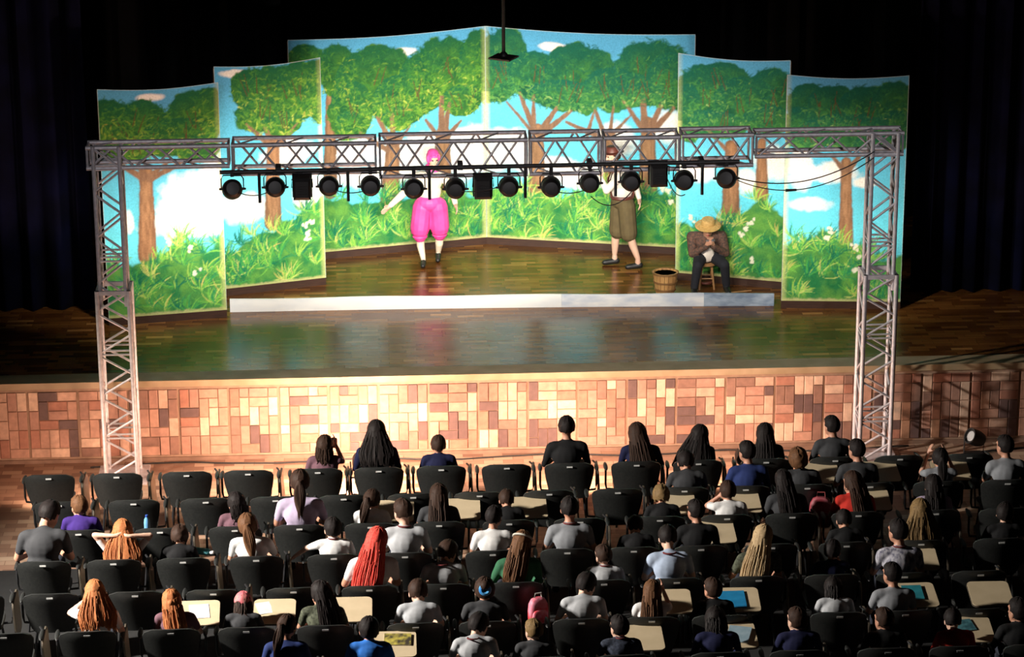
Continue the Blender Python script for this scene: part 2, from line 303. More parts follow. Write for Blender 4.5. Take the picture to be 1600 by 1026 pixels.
def fbm(X, Z, s, seed): return 0.55 * vnoise(X, Z, s, seed) + 0.3 * vnoise(X, Z, s * 2.1, seed + 1) + 0.15 * vnoise(X, Z, s * 4.3, seed + 2)
def paint_flat(f, w, h, seed):
    """paint the forest scene of one canvas, returns nx, nz and an array of linear colours"""
    d = 0.0125; nx = int(w / d) + 1; nz = int(h / d) + 1
    u = np.linspace(0, w, nx); z = np.linspace(0, h, nz); X, Z = np.meshgrid(u, z, indexing='ij')
    r = np.random.default_rng(seed)
    t = np.clip((Z - 1.0) / 1.8, 0, 1)[..., None]
    sky = lerp(np.array([0.16, 0.70, 0.86]), np.array([0.10, 0.36, 0.60]), t ** 0.8)
    sky = sky * (0.9 + 0.2 * fbm(X, Z, 3, seed)[..., None]); C = sky
    def blend(mask, col): nonlocal C; C = C * (1 - mask[..., None]) + col * mask[..., None]
    n1 = fbm(X, Z, 7, seed + 5); n2 = fbm(X, Z, 16, seed + 9)
    for (a, b, rx, rz) in f['cloud']:
        q = ((X - a) / rx) ** 2 + ((Z - b) / rz) ** 2
        blend(np.clip(1.5 - q * 1.1 + (n1 - 0.5) * 1.6, 0, 1) * 0.95, np.array([0.88, 0.86, 0.80]))
    def segd(x0, z0, x1, z1):
        dx, dz = x1 - x0, z1 - z0; L2 = dx * dx + dz * dz + 1e-9
        tt = np.clip(((X - x0) * dx + (Z - z0) * dz) / L2, 0, 1)
        side = ((X - x0) * dz - (Z - z0) * dx) / math.sqrt(L2)
        return np.hypot(X - x0 - tt * dx, Z - z0 - tt * dz), tt, side
    bark = vnoise(X * 5, Z, 9, seed + 20)[..., None]
    def trunks(sel):
      for (x0, z0, x1, z1, hw) in sorted((q for q in f['trunk'] if (q[4] > 0.06) == sel), key=lambda q: q[4]):
        big = hw > 0.06
        dd, tt, side = segd(x0, z0, x1, z1); wd = hw * ((0.72 + 0.38 * tt) if big else (0.55 + 0.6 * tt)) + (n2 - 0.5) * 0.02
        msk = np.clip((wd - dd) / 0.02 + 0.5, 0, 1)
        e = np.clip(dd / np.maximum(wd, 0.01), 0, 1)[..., None]
        col = lerp(np.array([0.38, 0.22, 0.12]), np.array([0.22, 0.125, 0.07]), bark)
        col = lerp(col, np.array([0.10, 0.055, 0.04]), e ** 3 * 0.8) if big else lerp(col, np.array([0.14, 0.09, 0.07]), 0.55)
        blend(msk, col)
    trunks(True)
    # tree crowns: a ragged mass, then loose brush dabs for leaves
    crown = np.zeros_like(X); CAN = [(a, b + 0.03, rx * 0.95, rz * 0.99) for (a, b, rx, rz) in f['can']]; cool = f['cool']; tone = np.zeros_like(X)
    for (a, b, rx, rz) in CAN:
        q = np.sqrt(((X - a) / rx) ** 2 + ((Z - b) / rz) ** 2)
        crown = np.maximum(crown, np.clip((1.0 - q + (n1 - 0.5) * 0.34) / 0.06, 0, 1))
    base = lerp(np.array([0.014, 0.085, 0.028]), np.array([0.055, 0.175, 0.03]), np.clip(n1 * 1.8 - 0.4, 0, 1)[..., None])
    for (a, b, rx, rz) in CAN:
        q = np.sqrt(((X - a) / rx) ** 2 + ((Z - b) / rz) ** 2); m_ = q < 1.0; tone[m_] = np.maximum(tone[m_], ((Z - b) / rz + 0.35 * (X - a) / rx * -1)[m_] * np.clip(q, 0, 1)[m_])
    base = lerp(base, np.array([0.012, 0.105, 0.050]), np.clip(tone * 1.3, 0, 0.9)[..., None]); base = lerp(base, base * np.array([0.8, 1.0, 1.5]), cool)
    blend(crown, base); trunks(False)
    GR = np.array([[0.018, 0.11, 0.038], [0.035, 0.16, 0.038], [0.075, 0.23, 0.038], [0.14, 0.31, 0.045], [0.27, 0.40, 0.06], [0.50, 0.58, 0.12], [0.42, 0.36, 0.08]])
    def dab(cx, cz, L, W, ang, col, alpha):
        R_ = L + 0.02
        i0 = max(0, int((cx - R_) / d)); i1 = min(nx, int((cx + R_) / d) + 2); j0 = max(0, int((cz - R_) / d)); j1 = min(nz, int((cz + R_) / d) + 2)
        if i1 <= i0 or j1 <= j0: return
        x = X[i0:i1, j0:j1] - cx; y = Z[i0:i1, j0:j1] - cz; ca, sa = math.cos(ang), math.sin(ang)
        a = (x * ca + y * sa) / L; b = (-x * sa + y * ca + 0.25 * L * (a * a - 0.3)) / W
        m = (np.clip(1.6 - 1.5 * (a * a + b * b), 0, 1) * alpha)[..., None]
        C[i0:i1, j0:j1] = C[i0:i1, j0:j1] * (1 - m) + col * m
    for (a, b, rx, rz) in CAN:
        for _ in range(int(rx * rz * PI * 620)):
            rr = math.sqrt(r.random()) * 1.02; th = r.random() * 2 * PI; cx, cz = a + rx * rr * math.cos(th), b + rz * rr * math.sin(th)
            hi = 0.5 - 0.55 * math.sin(th) * rr                      # the painter's lighter leaves hang low in each crown
            k = int(np.clip(r.normal(0.1 + 3.6 * hi, 1.15) - cool * 0.7, 0, 6))
            if rr > 0.95 and r.random() < 0.5: continue
            dab(cx, cz, r.uniform(0.025, 0.06), r.uniform(0.008, 0.015), r.normal(0.5 * math.cos(th), 0.9) - 0.4, GR[k] * (np.array([0.75, 0.95, 1.6]) if cool else 1.0), 0.62)
        if rx > 0.3:
            for _ in range(3):
                x0, z0 = a + rx * r.uniform(-0.4, 0.4), b - rz * r.uniform(0.0, 0.5)
                sl = r.uniform(-0.6, 0.6)
                for s_ in range(9): dab(x0 + 0.02 * s_ * sl, z0 + 0.026 * s_, 0.028, 0.010 - 0.0007 * s_, PI / 2 - sl, np.array([0.10, 0.065, 0.03]), 0.75)
    # undergrowth
    gx, gz = zip(*f['grass']); top = np.interp(X, gx, gz)
    blend(np.clip((top - 0.04 + (n1 - 0.5) * 0.2 - Z) / 0.05, 0, 1), lerp(np.array([0.025, 0.18, 0.06]), np.array([0.13, 0.34, 0.07]), np.clip(n1 * 2 - 0.5, 0, 1)[..., None]))
    GG = np.array([[0.012, 0.15, 0.085], [0.03, 0.25, 0.10], [0.08, 0.37, 0.08], [0.20, 0.52, 0.09], [0.38, 0.60, 0.12], [0.58, 0.66, 0.20], [0.60, 0.52, 0.16]])
    tufts = [(r.uniform(0, w), r.uniform(0.0, 1.0)) for _ in range(int(w * 26))]
    tufts = sorted(((cx, v * float(np.interp(cx, gx, gz))) for cx, v in tufts), key=lambda q: -q[1])
    for cx, cz in tufts:
        kb = r.normal(2.6, 1.1)
        for _ in range(16):
            an = PI / 2 + r.normal(0, 0.75); L_ = r.uniform(0.06, 0.17); k = int(np.clip(r.normal(kb, 1.4), 0, 6))
            dab(cx + math.cos(an) * L_ * 0.9, cz + math.sin(an) * L_ * 0.7, L_, r.uniform(0.006, 0.013), an + r.normal(0, 0.2), GG[k], 0.75)
    for cx, cz in f['fl']:
        for _ in range(5): dab(cx + r.normal(0, 0.022), cz + r.normal(0, 0.022), 0.03, 0.022, r.uniform(0, PI), np.array([0.85, 0.84, 0.66]), 0.9)
    # yellowish margin along the foot and a yellow inner-edge strip, stronger low down
    blend(np.clip((0.05 + (n2 - 0.5) * 0.05 - Z) / 0.03, 0, 1) * 0.75, np.array([0.60, 0.55, 0.26]))
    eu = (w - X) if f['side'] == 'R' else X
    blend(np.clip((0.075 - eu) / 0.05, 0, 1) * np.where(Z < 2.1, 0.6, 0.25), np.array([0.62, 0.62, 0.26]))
    blend(np.clip((0.012 - np.minimum(h - Z, np.minimum(X, w - X))) / 0.006, 0, 1) * 0.7, np.array([0.55, 0.62, 0.62]))
    C = np.clip(C, 0.004, 0.92); g = C.mean(-1, keepdims=True); C = np.clip(g + (C - g) * 1.06, 0.004, 0.92)
    return nx, nz, X, Z, C
def canvas_material():
    m = bpy.data.materials.new('painted_canvas'); m.use_nodes = True; nt = m.node_tree; N = nt.nodes; L = nt.links; b = N['Principled BSDF']
    a = N.new('ShaderNodeAttribute'); a.attribute_name = 'paint'; tc = N.new('ShaderNodeTexCoord')
    nz = N.new('ShaderNodeTexNoise'); nz.inputs['Scale'].default_value = 45; nz.inputs['Detail'].default_value = 4; L.new(tc.outputs['Object'], nz.inputs['Vector'])
    mr = N.new('ShaderNodeMapRange'); mr.inputs[1].default_value = 0.3; mr.inputs[2].default_value = 0.7; mr.inputs[3].default_value = 0.85; mr.inputs[4].default_value = 1.1; L.new(nz.outputs[0], mr.inputs[0])
    mx = N.new('ShaderNodeMix'); mx.data_type = 'RGBA'; mx.blend_type = 'MULTIPLY'; mx.inputs[0].default_value = 1; L.new(a.outputs['Color'], mx.inputs[6]); L.new(mr.outputs[0], mx.inputs[7])
    L.new(mx.outputs[2], b.inputs['Base Color']); b.inputs['Roughness'].default_value = 0.85; b.inputs['Specular IOR Level'].default_value = 0.15
    return m
canvas_m = canvas_material()
FL_LABEL = {'BL': 'painted forest flat at the back, left of the middle seam', 'BR': 'painted forest flat at the back, right of the middle seam',
            'L2': 'painted flat with one round tree, second from the left', 'L1': 'leftmost painted flat with two crowns over one thick trunk',
            'R2': 'painted flat behind the seated man in the straw hat', 'R1': 'rightmost painted flat with slim trunk and white clouds'}
for k_, (nm, f) in enumerate(FLATS.items()):
    a = Vector((*f['plan'][0], 0)); b_ = Vector((*f['plan'][1], 0)); w = (b_ - a).length; h = 3.0
    rz = math.atan2(b_.y - a.y, b_.x - a.x)
    root = empty('painted_flat', (a.x, a.y, ZS), rz); tag(root, FL_LABEL[nm], 'scenery flat', 'painted forest flats on the stage')
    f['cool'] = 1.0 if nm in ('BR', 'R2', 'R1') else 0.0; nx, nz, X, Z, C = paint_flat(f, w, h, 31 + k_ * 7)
    sag = -0.045 * np.sin(PI * X / w) * (Z / h)
    Y = 0.012 * np.sin(X * 5 + k_) * np.sin(Z * 2.1)
    V = np.stack([X, Y, Z + 0.10 + sag], -1).reshape(-1, 3)
    idx = np.arange(nx * nz).reshape(nx, nz); F = np.stack([idx[:-1, :-1], idx[1:, :-1], idx[1:, 1:], idx[:-1, 1:]], -1).reshape(-1, 4)
    me = bpy.data.meshes.new('canvas'); me.vertices.add(len(V)); me.vertices.foreach_set('co', V.ravel())
    me.loops.add(F.size); me.loops.foreach_set('vertex_index', F.ravel().astype(np.int32)); me.polygons.add(len(F)); me.polygons.foreach_set('loop_start', np.arange(0, F.size, 4, dtype=np.int32))
    me.update(calc_edges=True); me.validate(); me.polygons.foreach_set('use_smooth', [True] * len(me.polygons))
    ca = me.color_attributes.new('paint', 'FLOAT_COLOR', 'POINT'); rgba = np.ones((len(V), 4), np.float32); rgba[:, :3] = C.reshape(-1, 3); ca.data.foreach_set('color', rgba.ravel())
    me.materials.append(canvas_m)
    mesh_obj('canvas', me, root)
    fr = MB()
    fr.box((0, 0.02, 0.1), (0.06, 0.06, 3.07)).box((w - 0.06, 0.02, 0.1), (w, 0.06, 3.07)).box((0.06, 0.02, 0.1), (w - 0.06, 0.06, 0.17)).box((0.06, 0.02, 1.55), (w - 0.06, 0.06, 1.62)).box((0.06, 0.02, 2.97), (w - 0.06, 0.06, 3.03))
    fr.build('batten_frame', wood_m, root)
    MB().box((0.0, 0.0, 0.0), (w, 0.05, 0.10)).build('base_board', base_strip_m, root)  # dark brown strip filling the gap under the raised canvas
    br_ = MB(); br_.tube((w / 2, 0.05, 1.6), (w / 2, 0.75, 0.02), 0.018, n=6).tube((w / 2, 0.05, 0.04), (w / 2, 0.78, 0.02), 0.018, n=6); br_.build('brace', wood_m, root)

# ------------------------------------------------------------------ ground row, basket, stool and the like on the stage
struct('ceiling', MB().box((-12, 0.6, 8.0), (12, 9.2, 8.2)), pmat('dark_ceiling', (0.02, 0.02, 0.02), None, 2, 0.9))
gr = empty('ground_row', (0, 2.55, ZS)); tag(gr, 'long low whitewashed board lying across the stage between the outer flats', 'ground row')
white_b = pmat('whitewashed_board', (0.86, 0.86, 0.84), (0.74, 0.76, 0.78), 2.2, 0.6, stretch=(1, 1, 3))
pale_b = pmat('pale_blue_white_board', (0.80, 0.81, 0.82), (0.52, 0.58, 0.68), 3.5, 0.6, stretch=(1, 1, 3))
blue_b = pmat('blue_grey_board', (0.42, 0.50, 0.60), (0.20, 0.27, 0.38), 5, 0.6, stretch=(1, 1, 3))
def bow(x): return 0.07 - 0.036 * (x + 3.4) * 0.75 + 0.05 * math.cos(x * 0.45)
for (x0, x1, mt) in ((-3.40, 0.9, white_b), (0.901, 2.75, pale_b), (2.752, 3.66, blue_b)):
    mb = MB(); n = 16; vs = []
    for i in range(n + 1):
        x = x0 + (x1 - x0) * i / n; y = bow(x)
        hh = 0.17 + 0.006 * math.sin(x * 3)
        vs += [(x, y, 0), (x, y, hh), (x, y + 0.035, hh), (x, y + 0.035, 0)]
    fs = [(0, 1, 2, 3), tuple(4 * n + k for k in (3, 2, 1, 0))]
    for i in range(n):
        for k in range(4): fs.append((4 * i + k, 4 * i + 4 + k, 4 * i + 4 + (k + 1) % 4, 4 * i + (k + 1) % 4))
    mb.add(vs, fs); mb.build('board', mt, gr)

wick = pmat('basket_wood', (0.50, 0.28, 0.10), (0.34, 0.17, 0.06), 9, 0.6, stretch=(1, 1, 0.3)); hoop_m = pmat('basket_hoop', (0.22, 0.11, 0.04), (0.16, 0.08, 0.03), 9, 0.5)
bk = empty('wooden_basket', (2.30, 3.02, ZS)); tag(bk, 'round wooden stave basket on the stage beside the seated man', 'basket')
for k in range(18):
    a0, a1 = 2 * PI * k / 18 + 0.02, 2 * PI * (k + 1) / 18 - 0.02; mb = MB(); vs = []
    for r, zz in ((0.118, 0.0), (0.148, 0.16), (0.166, 0.31)):
        for rr in (r, r - 0.014):
            for a in (a0, a1): vs.append((rr * math.cos(a), rr * math.sin(a), zz + 0.002 * (k % 3)))
    fs = []
    for q in (0, 4): fs += [(q, q + 1, q + 5, q + 4), (q + 3, q + 2, q + 6, q + 7), (q + 1, q + 3, q + 7, q + 5), (q + 2, q, q + 4, q + 6)]
    fs += [(0, 2, 3, 1), (8, 9, 11, 10)]
    mb.add(vs, fs).build('stave', wick, bk)
for r, zz in ((0.136, 0.07), (0.152, 0.17), (0.169, 0.29)):
    MB().lathe([(r, zz), (r + 0.008, zz), (r + 0.010, zz + 0.022), (r, zz + 0.024), (r, zz)], 28).build('hoop', hoop_m, bk, True)
MB().lathe([(0.11, 0.005), (0.112, 0.02)], 20).build('bottom', wick, bk)
stw = pmat('stool_wood', (0.42, 0.22, 0.09), (0.30, 0.15, 0.06), 9, 0.5, stretch=(1, 1, 0.3))
st = empty('wooden_stool', (2.87, 3.27, ZS)); tag(st, 'small round wooden stool under the seated man', 'stool')
MB().lathe([(0.13, 0.325), (0.15, 0.335), (0.15, 0.352), (0.14, 0.36)], 24).build('seat', stw, st, True)
for k in range(4):
    a = PI / 4 + k * PI / 2
    MB().tube((0.09 * math.cos(a), 0.09 * math.sin(a), 0.33), (0.14 * math.cos(a), 0.14 * math.sin(a), 0.0), 0.016, 0.013).build('leg', stw, st, True)
    a2 = a + PI / 2
    MB().tube((0.118 * math.cos(a), 0.118 * math.sin(a), 0.15), (0.118 * math.cos(a2), 0.118 * math.sin(a2), 0.15), 0.009).build('rung', stw, st, True)
tag(MB().path([(2.95, 2.93, ZS + 0.012), (3.2, 2.98, ZS + 0.02), (3.45, 3.06, ZS + 0.013)], 0.010).build('wooden_stick', stw, None, True), 'thin pale stick lying behind the blue end of the low board', 'stick')
hp = empty('hanging_plate', (0.115, 1.5, 4.60)); tag(hp, 'dark square plate hanging on a rod in front of the backdrop', 'hanging plate')
MB().slab([(-0.19, -0.03), (0.06, -0.13), (0.19, 0.03), (-0.06, 0.13)], -0.01, 0.01, M=Matrix.Rotation(0.14, 4, 'X')).build('plate', blacksteel, hp)
MB().tube((0, 0, 0.02), (0, 0, 3.40), 0.022).build('rod', blacksteel, hp, True)
MB().lathe([(0.05, 0.02), (0.045, 0.05), (0.025, 0.07)], 14).build('flange', blacksteel, hp, True)

# ------------------------------------------------------------------ aluminium truss
def brace(parent, p0, p1, r=0.0145, name='brace'): return MB().tube(p0, p1, r, n=6).build(name, steel, parent, True)
def tower(x, label, z_sleeve, seed):
    t = empty('truss_tower', (x, -0.5, 0)); tag(t, label, 'truss tower', 'towers of the lighting truss')
    rr = random.Random(seed)
    def mast(hw, z0, z1, r, step, ph):
        for sx in (-1, 1):
            for sy in (-1, 1): MB().tube((sx * hw, sy * hw, z0), (sx * hw, sy * hw, z1), r, n=10).build('chord', steel, t, True)
        n = max(1, int(round((z1 - z0) / step)))
        for i in range(n):
            za, zb = z0 + (z1 - z0) * i / n, z0 + (z1 - z0) * (i + 1) / n
            for f in range(4):
                s = 1 if (i + f + ph) % 2 else -1
                a, b = {0: ((-s * hw, -hw), (s * hw, -hw)), 1: ((hw, -s * hw), (hw, s * hw)), 2: ((-s * hw, hw), (s * hw, hw)), 3: ((-hw, -s * hw), (-hw, s * hw))}[f]
                brace(t, (*a, za + 0.02), (*b, zb - 0.02))
            if i % 4 == 2:
                for zz in (za, za + 0.05):
                    for f in range(4):
                        c = [(-hw, -hw), (hw, -hw), (hw, hw), (-hw, hw)]
                        brace(t, (*c[f], zz), (*c[(f + 1) % 4], zz), 0.012, 'tie')
    mast(0.15, z_sleeve - 0.2, 4.12, 0.025, 0.26, 0)
    mast(0.185, 0.03, z_sleeve, 0.028, 0.25, 1)
    MB().box((-0.30, -0.30, 0.0), (0.30, 0.30, 0.03)).build('base_plate', steel, t)
    for sy in (-1, 1):
        MB().box((-0.21, sy * 0.185 - 0.018, z_sleeve - 0.05), (0.21, sy * 0.185 + 0.018, z_sleeve)).build('collar', steel, t)
        MB().box((sy * 0.185 - 0.018, -0.167, z_sleeve - 0.05), (sy * 0.185 + 0.018, 0.167, z_sleeve)).build('collar', steel, t)
    return t
tower(-4.575, 'left aluminium lattice tower of the lighting truss', 2.39, 1)
tower(4.47, 'right aluminium lattice tower of the lighting truss', 2.40, 2)
bm = empty('truss_beam', (0, -0.5, 4.13)); tag(bm, 'long aluminium lattice beam spanning the stage front above the lamps', 'truss beam')
secs = [(-4.82, -3.15, 3.86, 4.10, 0.13), (-3.15, -1.45, 3.77, 4.11, 0.165), (-1.45, 0.30, 3.71, 4.12, 0.18), (0.30, 1.16, 3.71, 4.12, 0.18), (1.16, 2.07, 3.74, 4.12, 0.17), (2.07, 2.93, 3.77, 4.13, 0.165), (2.93, 4.70, 3.86, 4.11, 0.13)]
for si, (x0, x1, z0, z1, hd) in enumerate(secs):
    z0 -= 4.13; z1 -= 4.13; zo = 0.26 if si in (0, 6) else 0.26
    z0 += 0.0; r = 0.026
    c = [(-hd, z0), (hd, z0), (hd, z1), (-hd, z1)]
    for (y, z) in c: MB().tube((x0 + 0.012, y, z), (x1 - 0.012, y, z), r, n=10).build('chord', steel, bm, True)
    for xe in (x0 + 0.025, x1 - 0.025):
        for k in range(4): brace(bm, (xe, *c[k]), (xe, *c[(k + 1) % 4]), 0.015, 'end_frame')
    n = max(2, int(round((x1 - x0) / 0.29)))
    for i in range(n):
        xa, xb = x0 + 0.05 + (x1 - x0 - 0.1) * i / n, x0 + 0.05 + (x1 - x0 - 0.1) * (i + 1) / n
        u, d = (z0, z1) if i % 2 == 0 else (z1, z0)
        brace(bm, (xa, -hd, u), (xb, -hd, d)); brace(bm, (xa, hd, d), (xb, hd, u))
        if i % 2 == 0:
            brace(bm, (xa, -hd, z1), (xb, hd, z1), 0.010); brace(bm, (xa, hd, z0), (xb, -hd, z0), 0.010)

# ------------------------------------------------------------------ lamps on the bar
bar = empty('lamp_bar', (0, -0.80, 3.83)); tag(bar, 'black pipe under the truss beam that carries the stage lamps', 'pipe')
MB().tube((-3.27, 0, -0.0), (2.74, 0, 0.02), 0.024, n=10).build('pipe', blacksteel, bar, True)
for x in (-2.82, -1.80, -0.86, 0.25, 1.30, 2.31): MB().tube((x, 0, 0), (x, 0, -0.37), 0.018, n=8).build('drop_post', blacksteel, bar, True)
for x in (-2.6, -0.5, 1.0, 2.3): MB().box((x - 0.03, -0.02, -0.02), (x + 0.03, 0.16, 0.05)).build('clamp', blacksteel, bar)
lens_m = pmat('lamp_lens', (0.9, 0.85, 0.75), None, 10, 0.2, emit=((1, 0.9, 0.75), 3))
can_m = pmat('lamp_black', (0.006, 0.005, 0.005), (0.010, 0.008, 0.008), 14, 0.5)
def aim(axis_from, to): return (Vector(to) - Vector(axis_from)).to_track_quat('Z', 'X').to_matrix().to_4x4()
AIM = [(-3.13, 3.63, (-4.25, 2.3, 2.0)), (-2.64, 3.64, (-3.0, 3.5, 2.0)), (-2.02, 3.64, (-2.6, 3.7, 2.0)), (-1.54, 3.63, (-1.6, 5.0, 2.1)), (-1.04, 3.59, (-0.9, 4.9, 1.6)), (-0.56, 3.58, (-0.4, 5.3, 2.2)),
       (0.06, 3.59, (0.2, 5.4, 2.0)), (0.55, 3.58, (1.0, 5.2, 2.2)), (1.0, 3.62, (1.6, 5.0, 2.0)), (1.48, 3.63, (2.2, 4.8, 2.2)), (2.10, 3.63, (3.2, 3.4, 2.3)), (2.59, 3.65, (4.4, 2.2, 2.2))]
POW = [560, 450, 310, 470, 800, 600, 570, 450, 400, 350, 300, 560]
LAMP_LABEL = ['first round lamp from the left on the pipe', 'second round lamp from the left, beside the first box lamp', 'round lamp right of the left box lamp', 'fourth round lamp from the left on the pipe',
              'round lamp in front of the actor in pink', 'round lamp left of the middle box lamp', 'round lamp right of the middle box lamp', 'eighth round lamp from the left on the pipe', 'round lamp just left of the actor in shorts',
              'round lamp just right of the actor in shorts', 'second round lamp from the right, beside the right box lamp', 'last round lamp at the right end of the pipe']
for (x, z, tgt), pw, lb in zip(AIM, POW, LAMP_LABEL):
    o = empty('stage_lamp', (x, -0.80, z)); tag(o, 'black ' + lb, 'stage lamp', 'round lamps on the pipe')
    M = aim((x, -0.80, z), (x + 0.25 * (tgt[0] - x), tgt[1], tgt[2] + 0.6))
    MB().lathe([(0.03, -0.13), (0.075, -0.125), (0.105, -0.09), (0.112, -0.03), (0.112, 0.10), (0.120, 0.10), (0.120, 0.125), (0.10, 0.125), (0.10, 0.112)], 22, M).build('can', can_m, o, True)
    MB().lathe([(0.098, 0.106), (0.06, 0.116), (0.0, 0.12)], 20, M).build('lens', lens_m, o, True)
    MB().path([(-0.128, 0, 0.0), (-0.128, 0, 0.12), (-0.10, 0, 0.165), (0.10, 0, 0.165), (0.128, 0, 0.12), (0.128, 0, 0.0)], 0.008).build('yoke', can_m, o, True)
    for s in (-1, 1): MB().tube((s * 0.105, 0, 0), (s * 0.155, 0, 0), 0.018, 0.012, 8).build('knob', can_m, o, True)
    MB().box((-0.02, -0.025, 0.15), (0.02, 0.025, 3.83 - z + 0.02)).build('clamp', can_m, o)
    d = (Vector(tgt) - Vector((x, -0.80, z))).normalized()
    spot('stage_lamp_light', Vector((x, -0.80, z)) + d * 0.15, tgt, pw, 52 if abs(x) > 2.5 else 66, 1.0, (1.0, 0.93, 0.80), 0.09, o)
for x, z, lb in ((-2.33, 3.63, 'left black box lamp between two round lamps'), (-0.24, 3.60, 'middle black box lamp near the backdrop seam'), (1.80, 3.71, 'right black box lamp tucked up under the beam')):
    o = empty('box_lamp', (x, -0.80, z)); tag(o, lb, 'stage lamp', 'box lamps on the pipe')
    mb = MB(); vs = []
    for (y, w, h_) in ((-0.10, 0.075, 0.095), (-0.07, 0.10, 0.13), (0.08, 0.10, 0.13), (0.10, 0.115, 0.145)): vs += [(-w, y, -h_), (w, y, -h_), (w, y, h_), (-w, y, h_)]
    fs = [(0, 1, 2, 3), (15, 14, 13, 12)] + [(4 * k + i, 4 * k + 4 + i, 4 * k + 4 + (i + 1) % 4, 4 * k + (i + 1) % 4) for k in range(3) for i in range(4)]
    fs = [tuple(reversed(q)) for q in fs]
    mb.add(vs, fs).build('housing', can_m, o)
    for k in range(4): MB().box((-0.06, -0.112, -0.06 + 0.03 * k), (0.06, -0.098, -0.05 + 0.03 * k)).build('cooling_fin', can_m, o)
    MB().box((-0.085, 0.10, -0.11), (0.085, 0.106, 0.11)).build('lens', pmat('dark_glass', (0.05, 0.05, 0.05), None, 5, 0.1), o)
    MB().path([(-0.12, 0, 0), (-0.12, 0, 0.10), (0.12, 0, 0.10), (0.12, 0, 0)], 0.008).build('yoke', can_m, o, True)
rubber = pmat('black_cable', (0.012, 0.012, 0.012), None, 5, 0.6)
def droop(p0, p1, sag, n=10):
    p0, p1 = Vector(p0), Vector(p1); return [p0.lerp(p1, i / n) - Vector((0, 0, sag * 4 * (i / n) * (1 - i / n))) for i in range(n + 1)]
for (a, b, sg, lb) in (((-3.13, -0.92, 3.66), (-2.64, -0.92, 3.66), 0.08, 'thin cable drooping between the two leftmost lamps'), ((-2.02, -0.92, 3.66), (-1.54, -0.92, 3.64), 0.06, 'thin cable between the third and fourth round lamps'), ((-0.56, -0.92, 3.6), (-0.1, -0.92, 3.62), 0.03, 'thin cable behind the middle box lamp'),
                       ((0.55, -0.92, 3.58), (1.0, -0.92, 3.60), 0.05, 'thin cable left of the actor in shorts'), ((1.0, -0.92, 3.50), (1.48, -0.92, 3.55), 0.14, 'looped cable under the lamps by the actor in shorts'), ((1.85, -0.92, 3.80), (2.1, -0.92, 3.5), 0.12, 'cable loop beside the right box lamp')):
    tag(MB().path(droop(a, b, sg), 0.006).build('cable', rubber, None, True), lb, 'cable')
tag(MB().path(droop((2.70, -0.80, 3.66), (4.33, -0.72, 3.92), 0.20, 16), 0.007).build('cable', rubber, None, True), 'upper slack cable from the last lamp to the right tower', 'cable')
pc = empty('plug_cable', (2.72, -0.78, 3.62)); tag(pc, 'lower slack cable with a plug joint by the right tower', 'cable')
q = [v - Vector((2.72, -0.78, 3.62)) for v in droop((2.72, -0.78, 3.62), (4.33, -0.70, 3.84), 0.24, 16)]
MB().path(q, 0.006).build('wire', rubber, pc, True); dq = (q[7] - q[6]).normalized()
MB().tube(q[6] - dq * 0.03, q[6] + dq * 0.10, 0.018, 0.014).build('plug', rubber, pc, True)
rc = random.Random(5)
tag(MB().path([(x * 0.25, -0.16 + 0.05 * math.sin(x * 0.7) + rc.uniform(-0.012, 0.012), 0.011) for x in range(-20, 21)], 0.010).build('cable', rubber, None, True), 'long cable lying on the floor along the foot of the brick wall', 'cable')
tag(MB().path([(4.75, -0.55, 0.011), (5.2, -0.62, 0.011), (5.7, -0.40, 0.011), (6.3, -0.28, 0.011), (6.8, -0.2, 0.011)], 0.014).build('cable', rubber, None, True), 'thick cable on the floor right of the right tower', 'cable')
def floor_lamp(x, y, label, d, power=0, h_=0.22):
    fl = empty('floor_lamp', (x, y, 0)); tag(fl, label, 'lamp', 'floor lamps before the stage')
    d = Vector(d).normalized(); Mf = Matrix.Translation((0, 0, h_)) @ d.to_track_quat('Z', 'Y').to_matrix().to_4x4()
    MB().lathe([(0.03, -0.13), (0.08, -0.12), (0.10, -0.05), (0.10, 0.08), (0.085, 0.08), (0.085, 0.06)], 20, Mf).build('housing', can_m, fl, True)
    MB().lathe([(0.083, 0.055), (0.05, 0.064), (0.0, 0.068)], 16, Mf).build('lens', pmat('glint_lens', (0.45, 0.45, 0.45), None, 5, 0.15) if not power else lens_m, fl, True)  # unlit lens: a glint is put into its pale colour
    MB().path([(-0.12, 0, h_), (-0.12, 0, h_ - 0.2), (0.12, 0, h_ - 0.2), (0.12, 0, h_)], 0.01).build('bracket', can_m, fl, True)
    MB().box((-0.10, -0.08, 0), (0.10, 0.08, 0.02)).build('foot', can_m, fl)
    if h_ > 0.3: MB().tube((0, 0, 0.02), (0, 0, h_ - 0.19), 0.018).build('stand', can_m, fl, True)
    if power:
        p = Vector((x, y, h_)) + d * 0.10; spot('floor_lamp_light', p, p + d, power, 165, 0.5, (1.0, 0.62, 0.43), 0.10, fl)
floor_lamp(5.74, -0.42, 'small dark floor lamp with a glint painted on its lens by the right wall', (-0.85, -0.35, 0.45))
floor_lamp(-1.72, -1.62, 'lit floor lamp hidden behind the broad person in navy', (0, 1, -0.05), 820, 0.55)
floor_lamp(-5.28, -1.75, 'lit floor lamp behind the leftmost front chair', (0.1, 1, 0.0), 100, 0.34)  # added lamp, evens the light on the wall beside the left tower
floor_lamp(-2.98, -1.72, 'lit floor lamp behind the fourth front chair from the left', (0.1, 1, 0.0), 170, 0.34)
floor_lamp(0.72, -1.62, 'lit floor lamp hidden behind the tall man in black', (0.1, 1, -0.05), 330, 0.5)
floor_lamp(2.75, -1.62, 'lit floor lamp behind the girl with straight black hair', (0.1, 1, -0.05), 150, 0.5)

